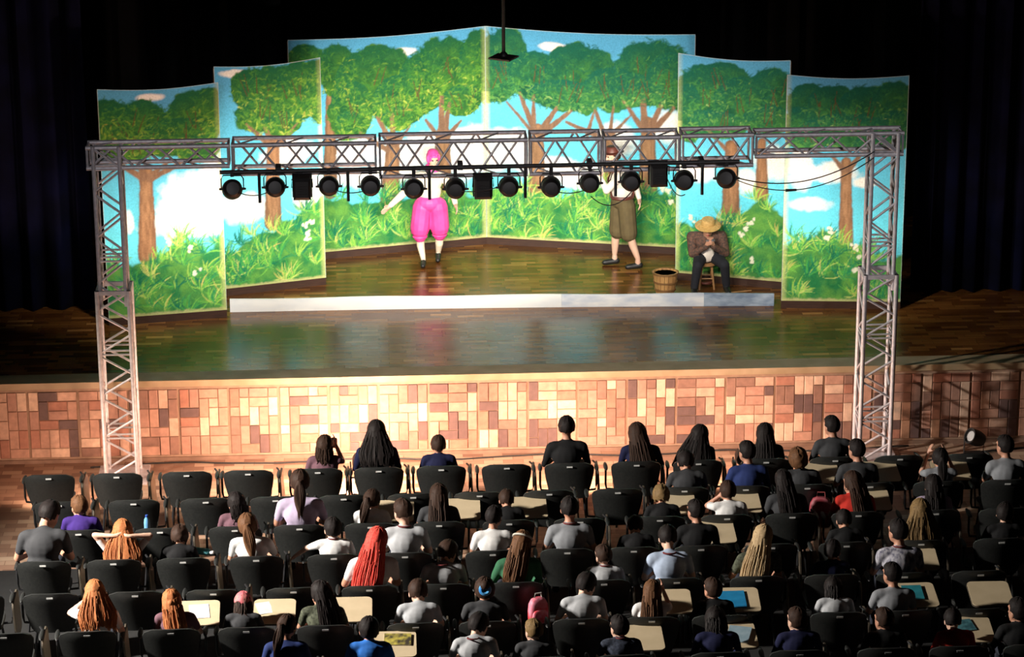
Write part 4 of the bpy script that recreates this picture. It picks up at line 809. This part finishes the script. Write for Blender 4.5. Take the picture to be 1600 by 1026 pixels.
# row, x, size, pose, hair, hair colour, top, options, description (also used for the chair beneath)
PEOPLE = [
 (1, -2.12, .77, 'phone', 'bob', 'dark', 'mauve', dict(), 'child with brown bob lifting a hand to the head, front row'),
 (1, -1.53, .96, 'up', 'wide', 'black', 'navy', dict(sleeve='long'), 'broad person with long black hair in navy, front row by bright wall'),
 (1, -.83, .74, 'up', 'fade', 'dark', 'navy', dict(sleeve='long'), 'small short-haired boy in navy jacket, left of the empty front chair'),
 (1, .63, .97, 'up', 'fade', 'black', 'black', dict(sleeve='long'), 'tall short-haired man in black jacket, right of the empty front chair'),
 (1, 1.50, .85, 'tiltl', 'xlong', 'dark', 'navy', dict(sleeve='long'), 'girl with long dark brown hair in navy, front row'),
 (1, 2.08, .80, 'tiltr', 'wide', 'black', 'black', dict(sleeve='long'), 'girl with black hair leaning sideways in black, front row'),
 (1, 2.90, .80, 'up', 'xlong', 'black', 'black', dict(sleeve='long'), 'girl with straight black hair, front row behind the boy with white collar'),
 (1, 3.68, .89, 'left', 'short', 'black', 'charcoal', dict(sleeve='long'), 'man in charcoal jacket looking left, front row by the right tower'),
 (2, 2.60, .92, 'left', 'short', 'black', 'deepblue', dict(sleeve='long'), 'boy in dark blue jacket with pale collar, second row'),
 (2, 1.92, .80, 'bow', 'short', 'black', 'charcoal', dict(), 'person in charcoal top bowing the head, second row'),
 (2, 3.83, .91, 'left', 'short', 'black', 'charcoal', dict(), 'dark-haired person in grey top between two bare desks, second row'),
 (2, 4.76, .76, 'film', 'pony', 'black', 'grey', dict(), 'person lifting both hands to the face, second row at right'),
 (2, 5.50, .92, 'left', 'short', 'black', 'grey', dict(), 'black-haired boy in blue-grey shirt at the right edge, second row'),
 (2, 3.22, .80, 'tiltl', 'curly', 'brown', 'charcoal', dict(sleeve='long'), 'person with brown curls beside a red bag, second row'),
 (3, -2.36, 1.04, 'up', 'pony', 'dark', 'lilac', dict(), 'tall person with tied dark hair in pale lilac shirt, third row'),
 (3, -4.72, .76, 'left', 'short', 'brown', 'purple', dict(sleeve='long'), 'small boy in purple jacket looking left, third row'),
 (3, -3.04, .75, 'left', 'bob', 'black', 'mauve', dict(), 'child with black bob in mauve, third row before a grey chair'),
 (3, -1.60, .75, 'right', 'pony', 'dark', 'white', dict(), 'child with dark ponytail and one white shoulder, third row'),
 (3, -.87, .80, 'up', 'long', 'dark', 'charcoal', dict(), 'girl with long brown hair beside a bare desk, third row'),
 (3, -.13, .70, 'bow', 'short', 'dark', 'black', dict(), 'small reddish-dark head bowed in front of the bright white shirt'),
 (3, 1.56, .70, 'bow', 'curly', 'darkblond', 'black', dict(sleeve='long'), 'child with dark blond curls in front of a bare desk, third row'),
 (3, 2.28, .75, 'hair', 'short', 'dark', 'white', dict(), 'child with a raised left hand at the face, third row'),
 (3, 2.94, .89, 'tiltl', 'long', 'black', 'charcoal', dict(sleeve='long'), 'person with long black hair and grey hood, third row'),
 (3, 3.65, .84, 'left', 'long', 'dark', 'red', dict(), 'girl with long dark hair in a red top, third row'),
 (3, 4.52, .77, 'up', 'long', 'black', 'lilac', dict(), 'girl with long black hair in lilac shirt, third row'),
 (4, 5.10, .76, 'chin', 'short', 'black', 'black', dict(skin=skin_l), 'person in black with bare arms at the right edge, fourth row'),
 (4, -5.05, 1.08, 'bowr', 'short', 'black', 'charcoal', dict(), 'big man in dark grey tee bowing his head, left edge'),
 (4, -4.20, .80, 'behind', 'wide', 'auburn', 'white', dict(skin=skin_l), 'girl with auburn hair and both arms folded behind her head'),
 (4, -3.62, .70, 'bow', 'curly', 'dark', 'black', dict(), 'child with dark curls next to the girl with folded arms'),
 (4, -2.83, .86, 'tiltl', 'pony', 'brown', 'white', dict(), 'girl with braided red-brown hair in white, fourth row'),
 (4, -2.00, .78, 'reach', 'short', 'black', 'white', dict(skin=skin_l, collar=True), 'boy in white tee stretching out his left arm'),
 (4, -1.25, 1.0, 'left', 'fade', 'dark', 'lightgrey', dict(collar=True, skin=skin_l), 'tall boy in light grey tee with maroon collar, fourth row'),
 (4, -.32, .88, 'right', 'short', 'black', 'white', dict(), 'black-haired boy in a very bright white shirt'),
 (4, .49, .98, 'up', 'fade', 'black', 'grey', dict(collar=True), 'tall boy in grey tee with maroon collar, right of the white shirt'),
 (4, 1.84, .90, 'left', 'short', 'black', 'black', dict(sleeve='long'), 'boy in black beside a bare desk looking left, fourth row'),
 (4, 1.20, .70, 'bow', 'short', 'black', 'black', dict(sleeve='long'), 'small dark figure bowed low, fourth row'),
 (4, 4.22, .83, 'up', 'wide', 'darkblond', 'camo', dict(), 'girl with long dark blond hair at right, fourth row'),
 (4, 3.43, .71, 'bow', 'short', 'black', 'black', dict(sleeve='long'), 'dark figure bowed behind the girl in red'),
 (5, -1.63, 1.04, 'tiltr', 'xlong', 'red', 'white', dict(), 'girl with long bright red hair in white shirt'),
 (5, -.88, .84, 'bowr', 'short', 'dark', 'lightgrey', dict(collar=True), 'boy in pale tee with maroon collar right of the red hair'),
 (5, -.14, .95, 'tiltr', 'long', 'brown', 'green', dict(extra='headband', sleeve='long'), 'girl with headband in a green shirt'),
 (5, .79, .74, 'left', 'fade', 'dark', 'lightgrey', dict(collar=True, skin=skin_l), 'short-haired boy with bright neck in pale tee, fifth row'),
 (5, 1.46, .96, 'bow', 'short', 'black', 'paleblue', dict(collar=True, skin=skin_l), 'black-haired boy in pale blue tee, fifth row'),
 (5, 2.34, .95, 'tiltr', 'xlong', 'blond', 'camo', dict(), 'girl with long blond hair'),
 (5, 3.12, .73, 'chin', 'short', 'black', 'navy', dict(), 'dark figure in navy resting the chin, fifth row'),
 (5, 3.84, .98, 'left', 'short', 'black', 'pattern', dict(collar=True), 'boy in patterned grey and white tee'),
 (6, -4.32, .90, 'hair', 'wide', 'auburn', 'white', dict(skin=skin_l), 'girl with wide shining auburn hair at bottom left'),
 (6, -3.52, .78, 'tiltl', 'halfup', 'auburn', 'mauve', dict(skin=skin_l), 'girl with half-up orange brown hair at bottom left'),
 (6, -2.88, .70, 'bow', 'bob', 'dark', 'charcoal', dict(extra='scarf'), 'child with a pink headscarf'),
 (6, -2.09, .83, 'left', 'long', 'black', 'camo', dict(), 'girl with long black hair in camouflage top, sixth row'),
 (6, -1.14, .81, 'bow', 'short', 'dark', 'lightgrey', dict(skin=skin_l), 'boy in pale grey tee with lit neck, sixth row'),
 (6, -.48, .83, 'up', 'bun', 'dark', 'charcoal', dict(extra='scrunchie'), 'girl with a blue scrunchie on her bun'),
 (6, .48, .85, 'bowr', 'short', 'black', 'lightgrey', dict(skin=skin_l), 'dark-haired person in pale shirt bowing sideways, sixth row'),
 (6, 1.19, .74, 'phone', 'long', 'brown', 'white', dict(), 'girl with long brown hair lifting her right hand, sixth row'),
 (6, 1.81, .75, 'left', 'short', 'dark', 'black', dict(sleeve='long'), 'dark figure beside the blue notebook, sixth row'),
 (6, 3.61, .89, 'left', 'short', 'black', 'grey', dict(), 'short-haired boy in plain grey tee, sixth row'),
 (6, 3.03, .71, 'bow', 'bob', 'black', 'lightgrey', dict(), 'child in pale top bowing, sixth row'),
 (7, 4.70, .85, 'left', 'short', 'black', 'black', dict(sleeve='long'), 'dark figure at the bottom right edge'),
 (7, -2.43, .87, 'right', 'pony', 'dark', 'deepblue', dict(sleeve='long'), 'person in a dark blue top at the bottom'),
 (7, -1.63, .82, 'up', 'short', 'black', 'blue', dict(), 'boy in a bright blue shirt at the bottom'),
 (7, -.63, .82, 'bowr', 'short', 'black', 'lightgrey', dict(collar=True, skin=skin_l), 'boy in pale tee with maroon collar at the bottom'),
 (7, -.03, .74, 'left', 'fade', 'darkblond', 'charcoal', dict(skin=skin_l), 'boy with short light brown hair at the bottom'),
 (7, .80, .76, 'left', 'short', 'black', 'plaid', dict(collar=True, skin=skin_l), 'boy in dark plaid beside a bare desk at the bottom'),
 (7, 2.53, .80, 'left', 'short', 'dark', 'navy', dict(sleeve='long', skin=skin_l), 'boy in navy with lit cheek at the bottom right'),
 (7, 3.38, .77, 'left', 'fade', 'dark', 'black', dict(sleeve='long'), 'close-cropped boy in black at the bottom right'),
 (7, 4.07, .72, 'bow', 'short', 'black', 'red', dict(sleeve='long', skin=skin_l), 'boy in a dark red jacket at the bottom right'),
 (7, 1.74, .81, 'bow', 'bob', 'black', 'navy', dict(sleeve='long'), 'person in navy hood at the bottom'),
]
CHAIRS = {1: [-5.2, -4.44, -3.67, -2.97, -2.2, -1.51, -.80, -.07, .65, 1.40, 2.11, 2.88, 3.66, 4.39, 5.2], 2: [-5.0, -4.2, -3.42, -2.65, -1.9, -1.15, -.4, .35, 1.12, 1.86, 2.54, 3.22, 3.91, 4.70, 5.45],
          3: [-4.72, -3.85, -3.06, -2.36, -1.60, -.87, -.13, .64, 1.50, 2.22, 2.93, 3.65, 4.48, 5.25], 4: [-5.0, -4.28, -3.56, -2.81, -2.0, -1.25, -.35, .45, 1.14, 1.84, 2.60, 3.38, 4.18, 5.02],
          5: [-5.6, -4.85, -4.0, -3.2, -2.4, -1.63, -.88, -.14, .75, 1.49, 2.34, 3.10, 3.85, 4.62], 6: [-5.2, -4.4, -3.58, -2.83, -2.06, -1.18, -.46, .46, 1.16, 1.85, 3.03, 3.67, 4.42], 7: [-4.95, -4.1, -3.3, -2.43, -1.63, -.68, .02, .80, 1.72, 2.50, 3.35, 4.05, 4.76]}
DOWN = {2: [3.22, 3.91, 4.70], 3: [-1.60, -.87, -.13, 1.50, 2.22, 3.65], 4: [1.84], 5: [3.85], 6: [1.16, 1.85, 3.67, 4.42, -2.83, -3.58, -2.06], 7: [-1.63, .80, 4.05, 1.72]}
ORD = ['front', 'second', 'third', 'fourth', 'fifth', 'sixth', 'last']
NTH = ['leftmost', 'second from left', 'third from left', 'fourth from left', 'fifth from left', 'sixth from left', 'seventh from left', 'eighth from left', 'ninth from left', 'tenth from left', 'eleventh from left', 'twelfth from left', 'thirteenth from left', 'fourteenth from left', 'fifteenth from left']
ppl_rows = {}
for q in PEOPLE: ppl_rows.setdefault(q[0], []).append(q)
made = []
for row, xs in CHAIRS.items():
    for i, cx in enumerate(xs):
        near = [q for q in ppl_rows.get(row, []) if min(CHAIRS[row], key=lambda c: abs(c - q[1])) == cx]
        dn = cx in DOWN.get(row, []); wd = ' with beige desk down' if dn else ''
        if near:
            lb = 'black chair under the ' + near[0][8].split(',')[0]
        else: lb = 'empty black chair%s, %s in the %s row' % (wd, NTH[i], ORD[row - 1])
        made.append((chair(cx, ROWY[row], random.uniform(-0.03, 0.03), dn, lb)))
for r_, dn in made: add_tablet(r_, dn)
for (row, x, s, pose, hair, hc, top, opt, desc) in PEOPLE:
    person(x, ROWY[row] + 0.005, s, pose, hair, hc, top, desc, **opt)
cuff = pmat('white_collar', (0.7, 0.7, 0.68), None, 10, 0.8)

# ------------------------------------------------------------------ the three actors on the stage
ATAGS = ['skin', 'shirt', 'pants', 'shoe', 'sock', 'vest']
pink_m = pmat('pink_satin', (0.85, 0.08, 0.36), (0.72, 0.05, 0.28), 7, 0.55); cream_m = pmat('cream_shirt', (0.85, 0.72, 0.58), (0.75, 0.62, 0.5), 8, 0.8)
tights_m = pmat('pale_tights', (0.85, 0.72, 0.56), None, 8, 0.7); olive_m = pmat('olive_cotton', (0.115, 0.085, 0.035), (0.09, 0.065, 0.027), 10, 0.85); offwhite_m = pmat('white_blouse', (0.80, 0.72, 0.64), (0.7, 0.62, 0.55), 8, 0.8)
brown_m = pmat('brown_leather', (0.12, 0.03, 0.02), (0.08, 0.02, 0.015), 8, 0.5); eye_m = pmat('eye', (0.03, 0.02, 0.02), None, 10, 0.2); lip_m = pmat('lip', (0.45, 0.07, 0.06), None, 10, 0.4)
def actor(name_label, loc, b, mats, voxel=0.0085):
    me = b.mesh('actor', voxel, ATAGS, 2)
    for m in mats: me.materials.append(m)
    o = mesh_obj('person', me, None, loc); tag(o, name_label, 'person'); return o
def face_parts(o, C, R):
    for s in (-1, 1): MB().ell(Vector(C) + R @ Vector((s * 0.029, 0.081, 0.008)), (0.012, 0.010, 0.009), R, 10, 7).build('eye', eye_m, o, True)
    MB().ell(Vector(C) + R @ Vector((0, 0.094, -0.062)), (0.023, 0.008, 0.007), R, 10, 7).build('mouth', lip_m, o, True)
def limb(b, pts, rs, tgs):
    for k in range(len(pts) - 1): b.c(pts[k], rs[k], pts[k + 1], rs[k + 1], tgs[k])
# actor in pink bloomers, mid-step, facing the hall
Rb = Euler((0, 0, PI + 0.25)).to_matrix() @ Euler((math.radians(-6), 0, 0)).to_matrix()
b = Body(); hc = Vector((0.05, -0.03, 1.475)); head(b, hc, Rb)
b.c((0.03, 0.0, 1.30), 0.050, (0.045, -0.01, 1.40), 0.050, 'skin')
b.e((0.0, 0, 1.02), (0.155, 0.115, 0.16), 'shirt'); b.e((0.01, 0, 1.16), (0.165, 0.115, 0.15), 'shirt'); b.c((-0.13, 0, 1.235), 0.062, (0.15, 0, 1.225), 0.062, 'shirt'); b.c((0.02, 0, 1.24), 0.08, (0.03, 0, 1.29), 0.055, 'shirt')
limb(b, [(-0.16, 0, 1.23), (-0.35, -0.05, 1.02), (-0.53, -0.12, 0.87)], [0.062, 0.055, 0.040], ['shirt', 'shirt']); hand(b, (-0.54, -0.125, 0.86), (-0.75, -0.15, -0.55), (0.3, -0.9, -0.3), curl=0.35, side=-1)
limb(b, [(0.18, 0, 1.22), (0.30, 0.10, 1.02), (0.34, -0.04, 0.86)], [0.060, 0.052, 0.038], ['shirt', 'shirt']); hand(b, (0.342, -0.05, 0.85), (0.2, -0.6, -0.7), (-0.9, -0.2, -0.1), curl=0.5)
b.e((-0.01, 0, 0.86), (0.19, 0.15, 0.13), 'pants')
for (hx, kx, ky, ax, ay, az) in ((-0.105, -0.145, -0.02, -0.105, -0.10, 0.085), (0.105, 0.125, 0.05, 0.105, 0.16, 0.105)):
    b.c((hx, 0, 0.80), 0.135, (kx, ky * 0.7, 0.50), 0.135, 'pants'); b.c((kx, ky * 0.7, 0.50), 0.135, (kx, ky, 0.40), 0.095, 'pants')
    limb(b, [(kx, ky, 0.40), (kx * 0.95, ky * 1.2 + 0.01, 0.26), (ax, ay, az)], [0.060, 0.055, 0.034], ['sock', 'sock'])
    b.c((ax, ay, az - 0.03), 0.040, (ax - 0.01, ay - 0.14, 0.036), 0.034, 'shoe'); b.c((ax, ay + 0.02, az - 0.045), 0.035, (ax, ay - 0.05, 0.035), 0.034, 'shoe')
o = actor('actor in pink bloomers and cream shirt stepping with one arm held out', (-0.75, 4.62, ZS), b, [skin_l, cream_m, pink_m, shoe_m, tights_m, pink_m]); face_parts(o, hc, Rb)
hd = hair_cap('long', 41, 1.08); hd.ell((0, -0.02, 0.085), (0.075, 0.085, 0.055)); hd.tube((0, -0.02, -0.10), (0, -0.03, -0.14), 0.085, 0.11, 16)
h = hd.build('hood', pink_m, o, True); h.matrix_local = Matrix.Translation(hc) @ Rb.to_4x4()
for s in (-1, 1):
    MB().lathe([(0.098, 0), (0.104, 0.015), (0.098, 0.03)], 18).build('cuff_band', pink_m, o, True, loc=(-0.145 if s < 0 else 0.125, -0.02 if s < 0 else 0.05, 0.375))
# actor in olive shorts walking to the left
Rb = Euler((0, 0, PI / 2 + 0.35)).to_matrix() @ Euler((math.radians(-4), 0, 0)).to_matrix()
b = Body(); hc = Vector((-0.165, -0.02, 1.555)); head(b, hc, Rb)
b.c((-0.10, 0, 1.38), 0.052, (-0.145, -0.01, 1.47), 0.050, 'skin')
b.e((-0.04, 0, 1.08), (0.15, 0.145, 0.16), 'shirt'); b.e((-0.06, 0, 1.22), (0.15, 0.165, 0.15), 'shirt'); b.c((-0.10, -0.13, 1.31), 0.062, (-0.04, 0.14, 1.31), 0.062, 'shirt'); b.c((-0.08, 0, 1.31), 0.08, (-0.10, 0, 1.37), 0.056, 'shirt')
limb(b, [(-0.09, -0.16, 1.30), (-0.26, -0.20, 1.13), (-0.33, -0.10, 1.27)], [0.062, 0.050, 0.036], ['shirt', 'shirt']); hand(b, (-0.335, -0.09, 1.285), (0.1, 0.2, 1), (0.9, 0.2, 0), curl=0.6)
limb(b, [(-0.03, 0.15, 1.30), (0.15, 0.10, 1.12), (0.19, -0.05, 0.98)], [0.060, 0.050, 0.036], ['shirt', 'shirt']); hand(b, (0.192, -0.06, 0.97), (0.1, -0.4, -0.9), (-0.9, 0, -0.1), curl=0.5)
b.e((-0.03, 0, 0.93), (0.155, 0.16, 0.12), 'pants')
for (hy, hx, kx, ky, ax, ay, az) in ((0.08, -0.06, -0.11, 0.09, -0.12, 0.09, 0.10), (-0.08, 0.02, 0.07, -0.10, 0.175, -0.14, 0.10)):
    b.c((hx, hy, 0.88), 0.122, (kx * 0.75, ky * 0.8, 0.49), 0.118, 'pants'); b.c((kx, ky, 0.47), 0.055, (kx * 0.6 + ax * 0.4, ky, 0.32), 0.056, 'skin'); b.c((kx * 0.6 + ax * 0.4, ky, 0.32), 0.056, (ax, ay, 0.15), 0.036, 'skin'); b.c((ax, ay, 0.12), 0.038, (ax, ay, az - 0.01), 0.038, 'sock')
    b.c((ax + 0.03, ay, 0.055), 0.042, (ax - 0.14, ay - 0.02, 0.038), 0.036, 'shoe')
o = actor('actor in olive knee shorts and white shirt walking to the left', (1.87, 4.3, ZS), b, [skin_l, offwhite_m, olive_m, shoe_m, skin_l, brown_m]); face_parts(o, hc, Rb)
h = hair_cap('short', 43, 1.03).build('hair', hair_mat('dark'), o, True); h.matrix_local = Matrix.Translation(hc) @ Rb.to_4x4()
straw = pmat('straw', (0.62, 0.40, 0.14), (0.48, 0.29, 0.09), 30, 0.7, stretch=(1, 1, 3))
ht = MB().lathe([(0.15, 0.055), (0.155, 0.062), (0.10, 0.072), (0.088, 0.12), (0.07, 0.14), (0.0, 0.145)], 24).build('hat', brown_m, o, True); ht.matrix_local = Matrix.Translation(hc) @ Rb.to_4x4()
MB().lathe([(0.160, 0.985), (0.168, 1.0), (0.162, 1.025)], 22).build('belt', brown_m, o, True, loc=(-0.035, 0, -0.015))
for y in (-0.085, 0.085): MB().path([(-0.185, y, 1.02), (-0.215, y, 1.20), (-0.175, y, 1.345), (-0.06, y, 1.395), (0.06, y, 1.33), (0.105, y, 1.20), (0.115, y, 1.02)], 0.013, 6).build('brace_strap', brown_m, o, True)
# seated man with straw hat, hands before his mouth
Rb = Euler((0, 0, PI - 0.12)).to_matrix() @ Euler((math.radians(-16), 0, 0)).to_matrix()
b = Body(); hc = Vector((0.0, -0.10, 0.845)); head(b, hc, Rb)
b.c((0, -0.02, 0.68), 0.055, (0, -0.07, 0.77), 0.052, 'skin')
b.e((0, 0.03, 0.42), (0.175, 0.14, 0.10), 'pants'); b.e((0, 0.02, 0.53), (0.165, 0.125, 0.14), 'vest'); b.e((0, 0.0, 0.63), (0.185, 0.125, 0.13), 'vest'); b.c((-0.17, 0, 0.70), 0.070, (0.17, 0, 0.70), 0.070, 'vest'); b.e((0.0, -0.105, 0.50), (0.085, 0.05, 0.13), 'shirt')
for s, ex, wx in ((-1, -0.20, -0.035), (1, 0.24, 0.06)):
    limb(b, [(s * 0.20, 0, 0.70), (ex, -0.12, 0.50), (wx, -0.25, 0.63)], [0.070, 0.055, 0.038], ['vest', 'vest']); hand(b, (wx, -0.255, 0.64), (-s * 0.35, -0.05, 1), (-s * 0.9, 0.3, 0), curl=0.9, side=-s)
for (kx, ky, ax, ay) in ((-0.155, -0.34, -0.19, -0.30), (0.20, -0.33, 0.24, -0.25)):
    b.c((kx * 0.5, 0.0, 0.42), 0.095, (kx, ky, 0.40), 0.068, 'pants'); b.c((kx, ky, 0.40), 0.068, (ax, ay, 0.10), 0.052, 'pants'); b.c((ax, ay + 0.02, 0.055), 0.045, (ax * 1.06, ay - 0.15, 0.038), 0.037, 'shoe')
plaid_m = pmat('brown_plaid', (0.16, 0.075, 0.05), (0.05, 0.035, 0.03), 32, 0.85)
o = actor('seated man in straw hat and brown plaid shirt holding his hands to his mouth', (2.87, 3.27, ZS + 0.012), b, [skin_m, offwhite_m, pmat('dark_trousers', (0.012, 0.013, 0.02), None, 10, 0.9), shoe_m, offwhite_m, plaid_m]); face_parts(o, hc, Rb)
h = hair_cap('short', 44, 1.0).build('hair', hair_mat('dark'), o, True); h.matrix_local = Matrix.Translation(hc) @ Rb.to_4x4()
ht = MB().lathe([(0.085, 0.045), (0.165, 0.030), (0.172, 0.036), (0.092, 0.058), (0.092, 0.11), (0.075, 0.135), (0.0, 0.14)], 28).build('straw_hat', straw, o, True); ht.matrix_local = Matrix.Translation(hc) @ Rb.to_4x4()
hb = MB().lathe([(0.094, 0.058), (0.096, 0.062), (0.096, 0.082), (0.094, 0.086)], 28).build('hat_band', brown_m, o, True); hb.matrix_local = ht.matrix_local
tag(MB().box((-0.06, -0.012, -0.012), (0.06, 0.012, 0.012)).build('mouth_organ', pmat('dull_chrome', (0.5, 0.5, 0.5), None, 10, 0.3, 0.9), None, loc=(2.885, 2.995, ZS + 0.735)), 'small mouth organ held in the seated man\'s hands', 'mouth organ')

# ------------------------------------------------------------------ things the audience has brought
def on_desk(row, cx): return cx + 0.245, ROWY[row] + 0.315
def booklet(row, cx, name, w, d, c1, c2, label, dx=0.0, dy=0.0, rz=0.0, cat='notebook', scale=10, t=0.012):
    x, y = on_desk(row, cx); tl = math.radians(11); z = 0.725 + 0.0105 / math.cos(tl) + (dy) * math.sin(tl)
    o = empty(name, (x + dx, y + dy, z)); o.rotation_euler = (tl, 0, rz); tag(o, label, cat)
    MB().box((-w / 2, -d / 2, 0), (w / 2, d / 2, t * 0.75)).build('pages', pmat('paper_white', (0.75, 0.74, 0.70), None, 10, 0.7), o)
    MB().box((-w / 2 - 0.003, -d / 2 - 0.003, t * 0.75), (w / 2, d / 2 + 0.003, t)).build('cover', pmat('cover_' + name + label[:6], c1, c2, scale, 0.45), o)
booklet(6, 1.85, 'blue_notebook', 0.27, 0.30, (0.02, 0.26, 0.52), (0.015, 0.20, 0.42), 'bright blue notebook lying on a beige desk in the sixth row', -0.06, -0.02)
booklet(6, 3.67, 'teal_book', 0.20, 0.24, (0.03, 0.25, 0.30), (0.02, 0.18, 0.22), 'teal book on the desk right of the boy in plain grey tee', -0.03, 0.03)
booklet(7, 4.05, 'teal_magazine', 0.20, 0.18, (0.10, 0.28, 0.32), (0.04, 0.12, 0.15), 'teal magazine on the desk at the bottom right corner', -0.06, 0.05, 0.2, 'magazine', 20)
booklet(7, -1.63, 'yellow_magazine', 0.26, 0.18, (0.50, 0.42, 0.08), (0.05, 0.04, 0.03), 'yellow and black magazine on the desk beside the bright blue shirt', 0.03, 0.06, -0.05, 'magazine', 14)
booklet(7, 1.72, 'pale_folder', 0.22, 0.26, (0.30, 0.40, 0.46), (0.22, 0.32, 0.38), 'pale blue folder on the desk before the navy hood', 0.03, 0.0, -0.3, 'folder')
def bag(loc, label, c1, c2, s, rz, strap):
    o = empty('school_bag', loc, rz); tag(o, label, 'bag')
    mb = MB(); vs = []; n = 20
    prof = [(0.0, 0.80), (0.05, 0.98), (0.16, 1.0), (0.26, 0.92), (0.32, 0.70), (0.345, 0.35)]
    for z, k in prof:
        for i in range(n):
            t = 2 * PI * i / n; ca, sa = math.cos(t), math.sin(t); e = 0.55
            vs.append((0.13 * k * math.copysign(abs(ca) ** e, ca) * s, 0.075 * k * math.copysign(abs(sa) ** e, sa) * s, z * s))
    fs = [tuple(range(n - 1, -1, -1)), tuple(range((len(prof) - 1) * n, len(prof) * n))] + [(k * n + i, k * n + (i + 1) % n, (k + 1) * n + (i + 1) % n, (k + 1) * n + i) for k in range(len(prof) - 1) for i in range(n)]
    mb.add(vs, fs).build('sack', pmat('bag_' + label[:9], c1, c2, 9, 0.6), o, True)
    mb = MB(); mb.add([(v[0] * 0.8, v[1] * 0.5 - 0.062 * s, v[2] * 0.5 + 0.03 * s) for v in vs], fs).build('pocket', pmat('pocket_' + label[:9], c2, c1, 12, 0.6), o, True)
    MB().path([(-0.05 * s, 0, 0.34 * s), (-0.04 * s, 0, 0.40 * s), (0.04 * s, 0, 0.40 * s), (0.05 * s, 0, 0.34 * s)], 0.008).build('handle', pmat('strap_' + label[:9], strap, None, 10, 0.7), o, True)
bag((0.08, ROWY[5] - 0.455, 0.46), 'red and pink school bag hung behind the green shirt', (0.60, 0.02, 0.03), (0.62, 0.22, 0.30), 0.8, 0.3, (0.5, 0.5, 0.45))
bag((3.36, ROWY[2] - 0.44, 0.40), 'dark red bag hung on a chair beside the brown curls', (0.30, 0.01, 0.025), (0.35, 0.12, 0.14), 1.0, -0.1, (0.3, 0.05, 0.05))
bt = empty('water_bottle', (-3.40, ROWY[4] + 0.16, 0.72)); bt.rotation_euler = (math.radians(90), 0, math.radians(70)); tag(bt, 'turquoise water bottle lying across a lap near the left', 'bottle')
MB().lathe([(0.034, -0.12), (0.038, -0.11), (0.038, 0.07), (0.03, 0.09), (0.018, 0.10)], 18).build('bottle_body', pmat('turquoise_plastic', (0.10, 0.32, 0.34), (0.06, 0.22, 0.25), 8, 0.25), bt, True)
MB().lathe([(0.02, 0.10), (0.022, 0.105), (0.022, 0.135), (0.018, 0.14)], 16).build('cap', pmat('white_cap', (0.7, 0.72, 0.72), None, 8, 0.3), bt, True)
bf = empty('water_bottle', (-4.02, ROWY[3] + 0.02, 0.675)); tag(bf, 'clear blue water bottle standing by the small boy in purple', 'bottle')
MB().lathe([(0.030, 0.0), (0.034, 0.01), (0.034, 0.10), (0.030, 0.14), (0.014, 0.17)], 18).build('bottle_body', pmat('blue_pet', (0.10, 0.28, 0.52), (0.2, 0.4, 0.6), 8, 0.15), bf, True)
MB().lathe([(0.015, 0.17), (0.016, 0.172), (0.016, 0.192), (0.014, 0.195)], 14).build('cap', pmat('blue_cap', (0.02, 0.06, 0.3), None, 8, 0.3), bf, True)
ph = empty('mobile_phone', (-2.01, ROWY[1] + 0.135, 0.985)); tag(ph, 'dark mobile phone lifted by the child in the front row', 'phone'); ph.rotation_euler = (0.1, 0, -0.3)
MB().slab(rrect(0.065, 0.13, 0.01), -0.004, 0.004, M=Matrix.Rotation(PI / 2, 4, 'X')).build('case', blacksteel, ph)
MB().slab(rrect(0.056, 0.115, 0.006), 0.0042, 0.005, M=Matrix.Rotation(PI / 2, 4, 'X')).build('screen', pmat('phone_screen', (0.02, 0.02, 0.025), None, 8, 0.1), ph)
def paper(row, cx, label, dx, dy, rz, w=0.15, d=0.2):
    x, y = on_desk(row, cx); o = MB().slab([(-w / 2, -d / 2), (w / 2, -d / 2), (w / 2, d / 2), (-w / 2, d / 2)], 0.0, 0.002).build('paper_sheet', pmat('paper_bright', (0.8, 0.8, 0.78), None, 10, 0.8), None, loc=(x + dx, y + dy, 0.737 + dy * math.sin(math.radians(11))), rot=(math.radians(11), 0, rz))
    tag(o, label, 'paper')
paper(6, -2.83, 'white paper on the desk right of the pink headscarf', -0.10, 0.05, 0.3)
paper(6, -3.58, 'white paper on the desk right of the half-up hair', 0.0, 0.02, 0.1, 0.2, 0.24)
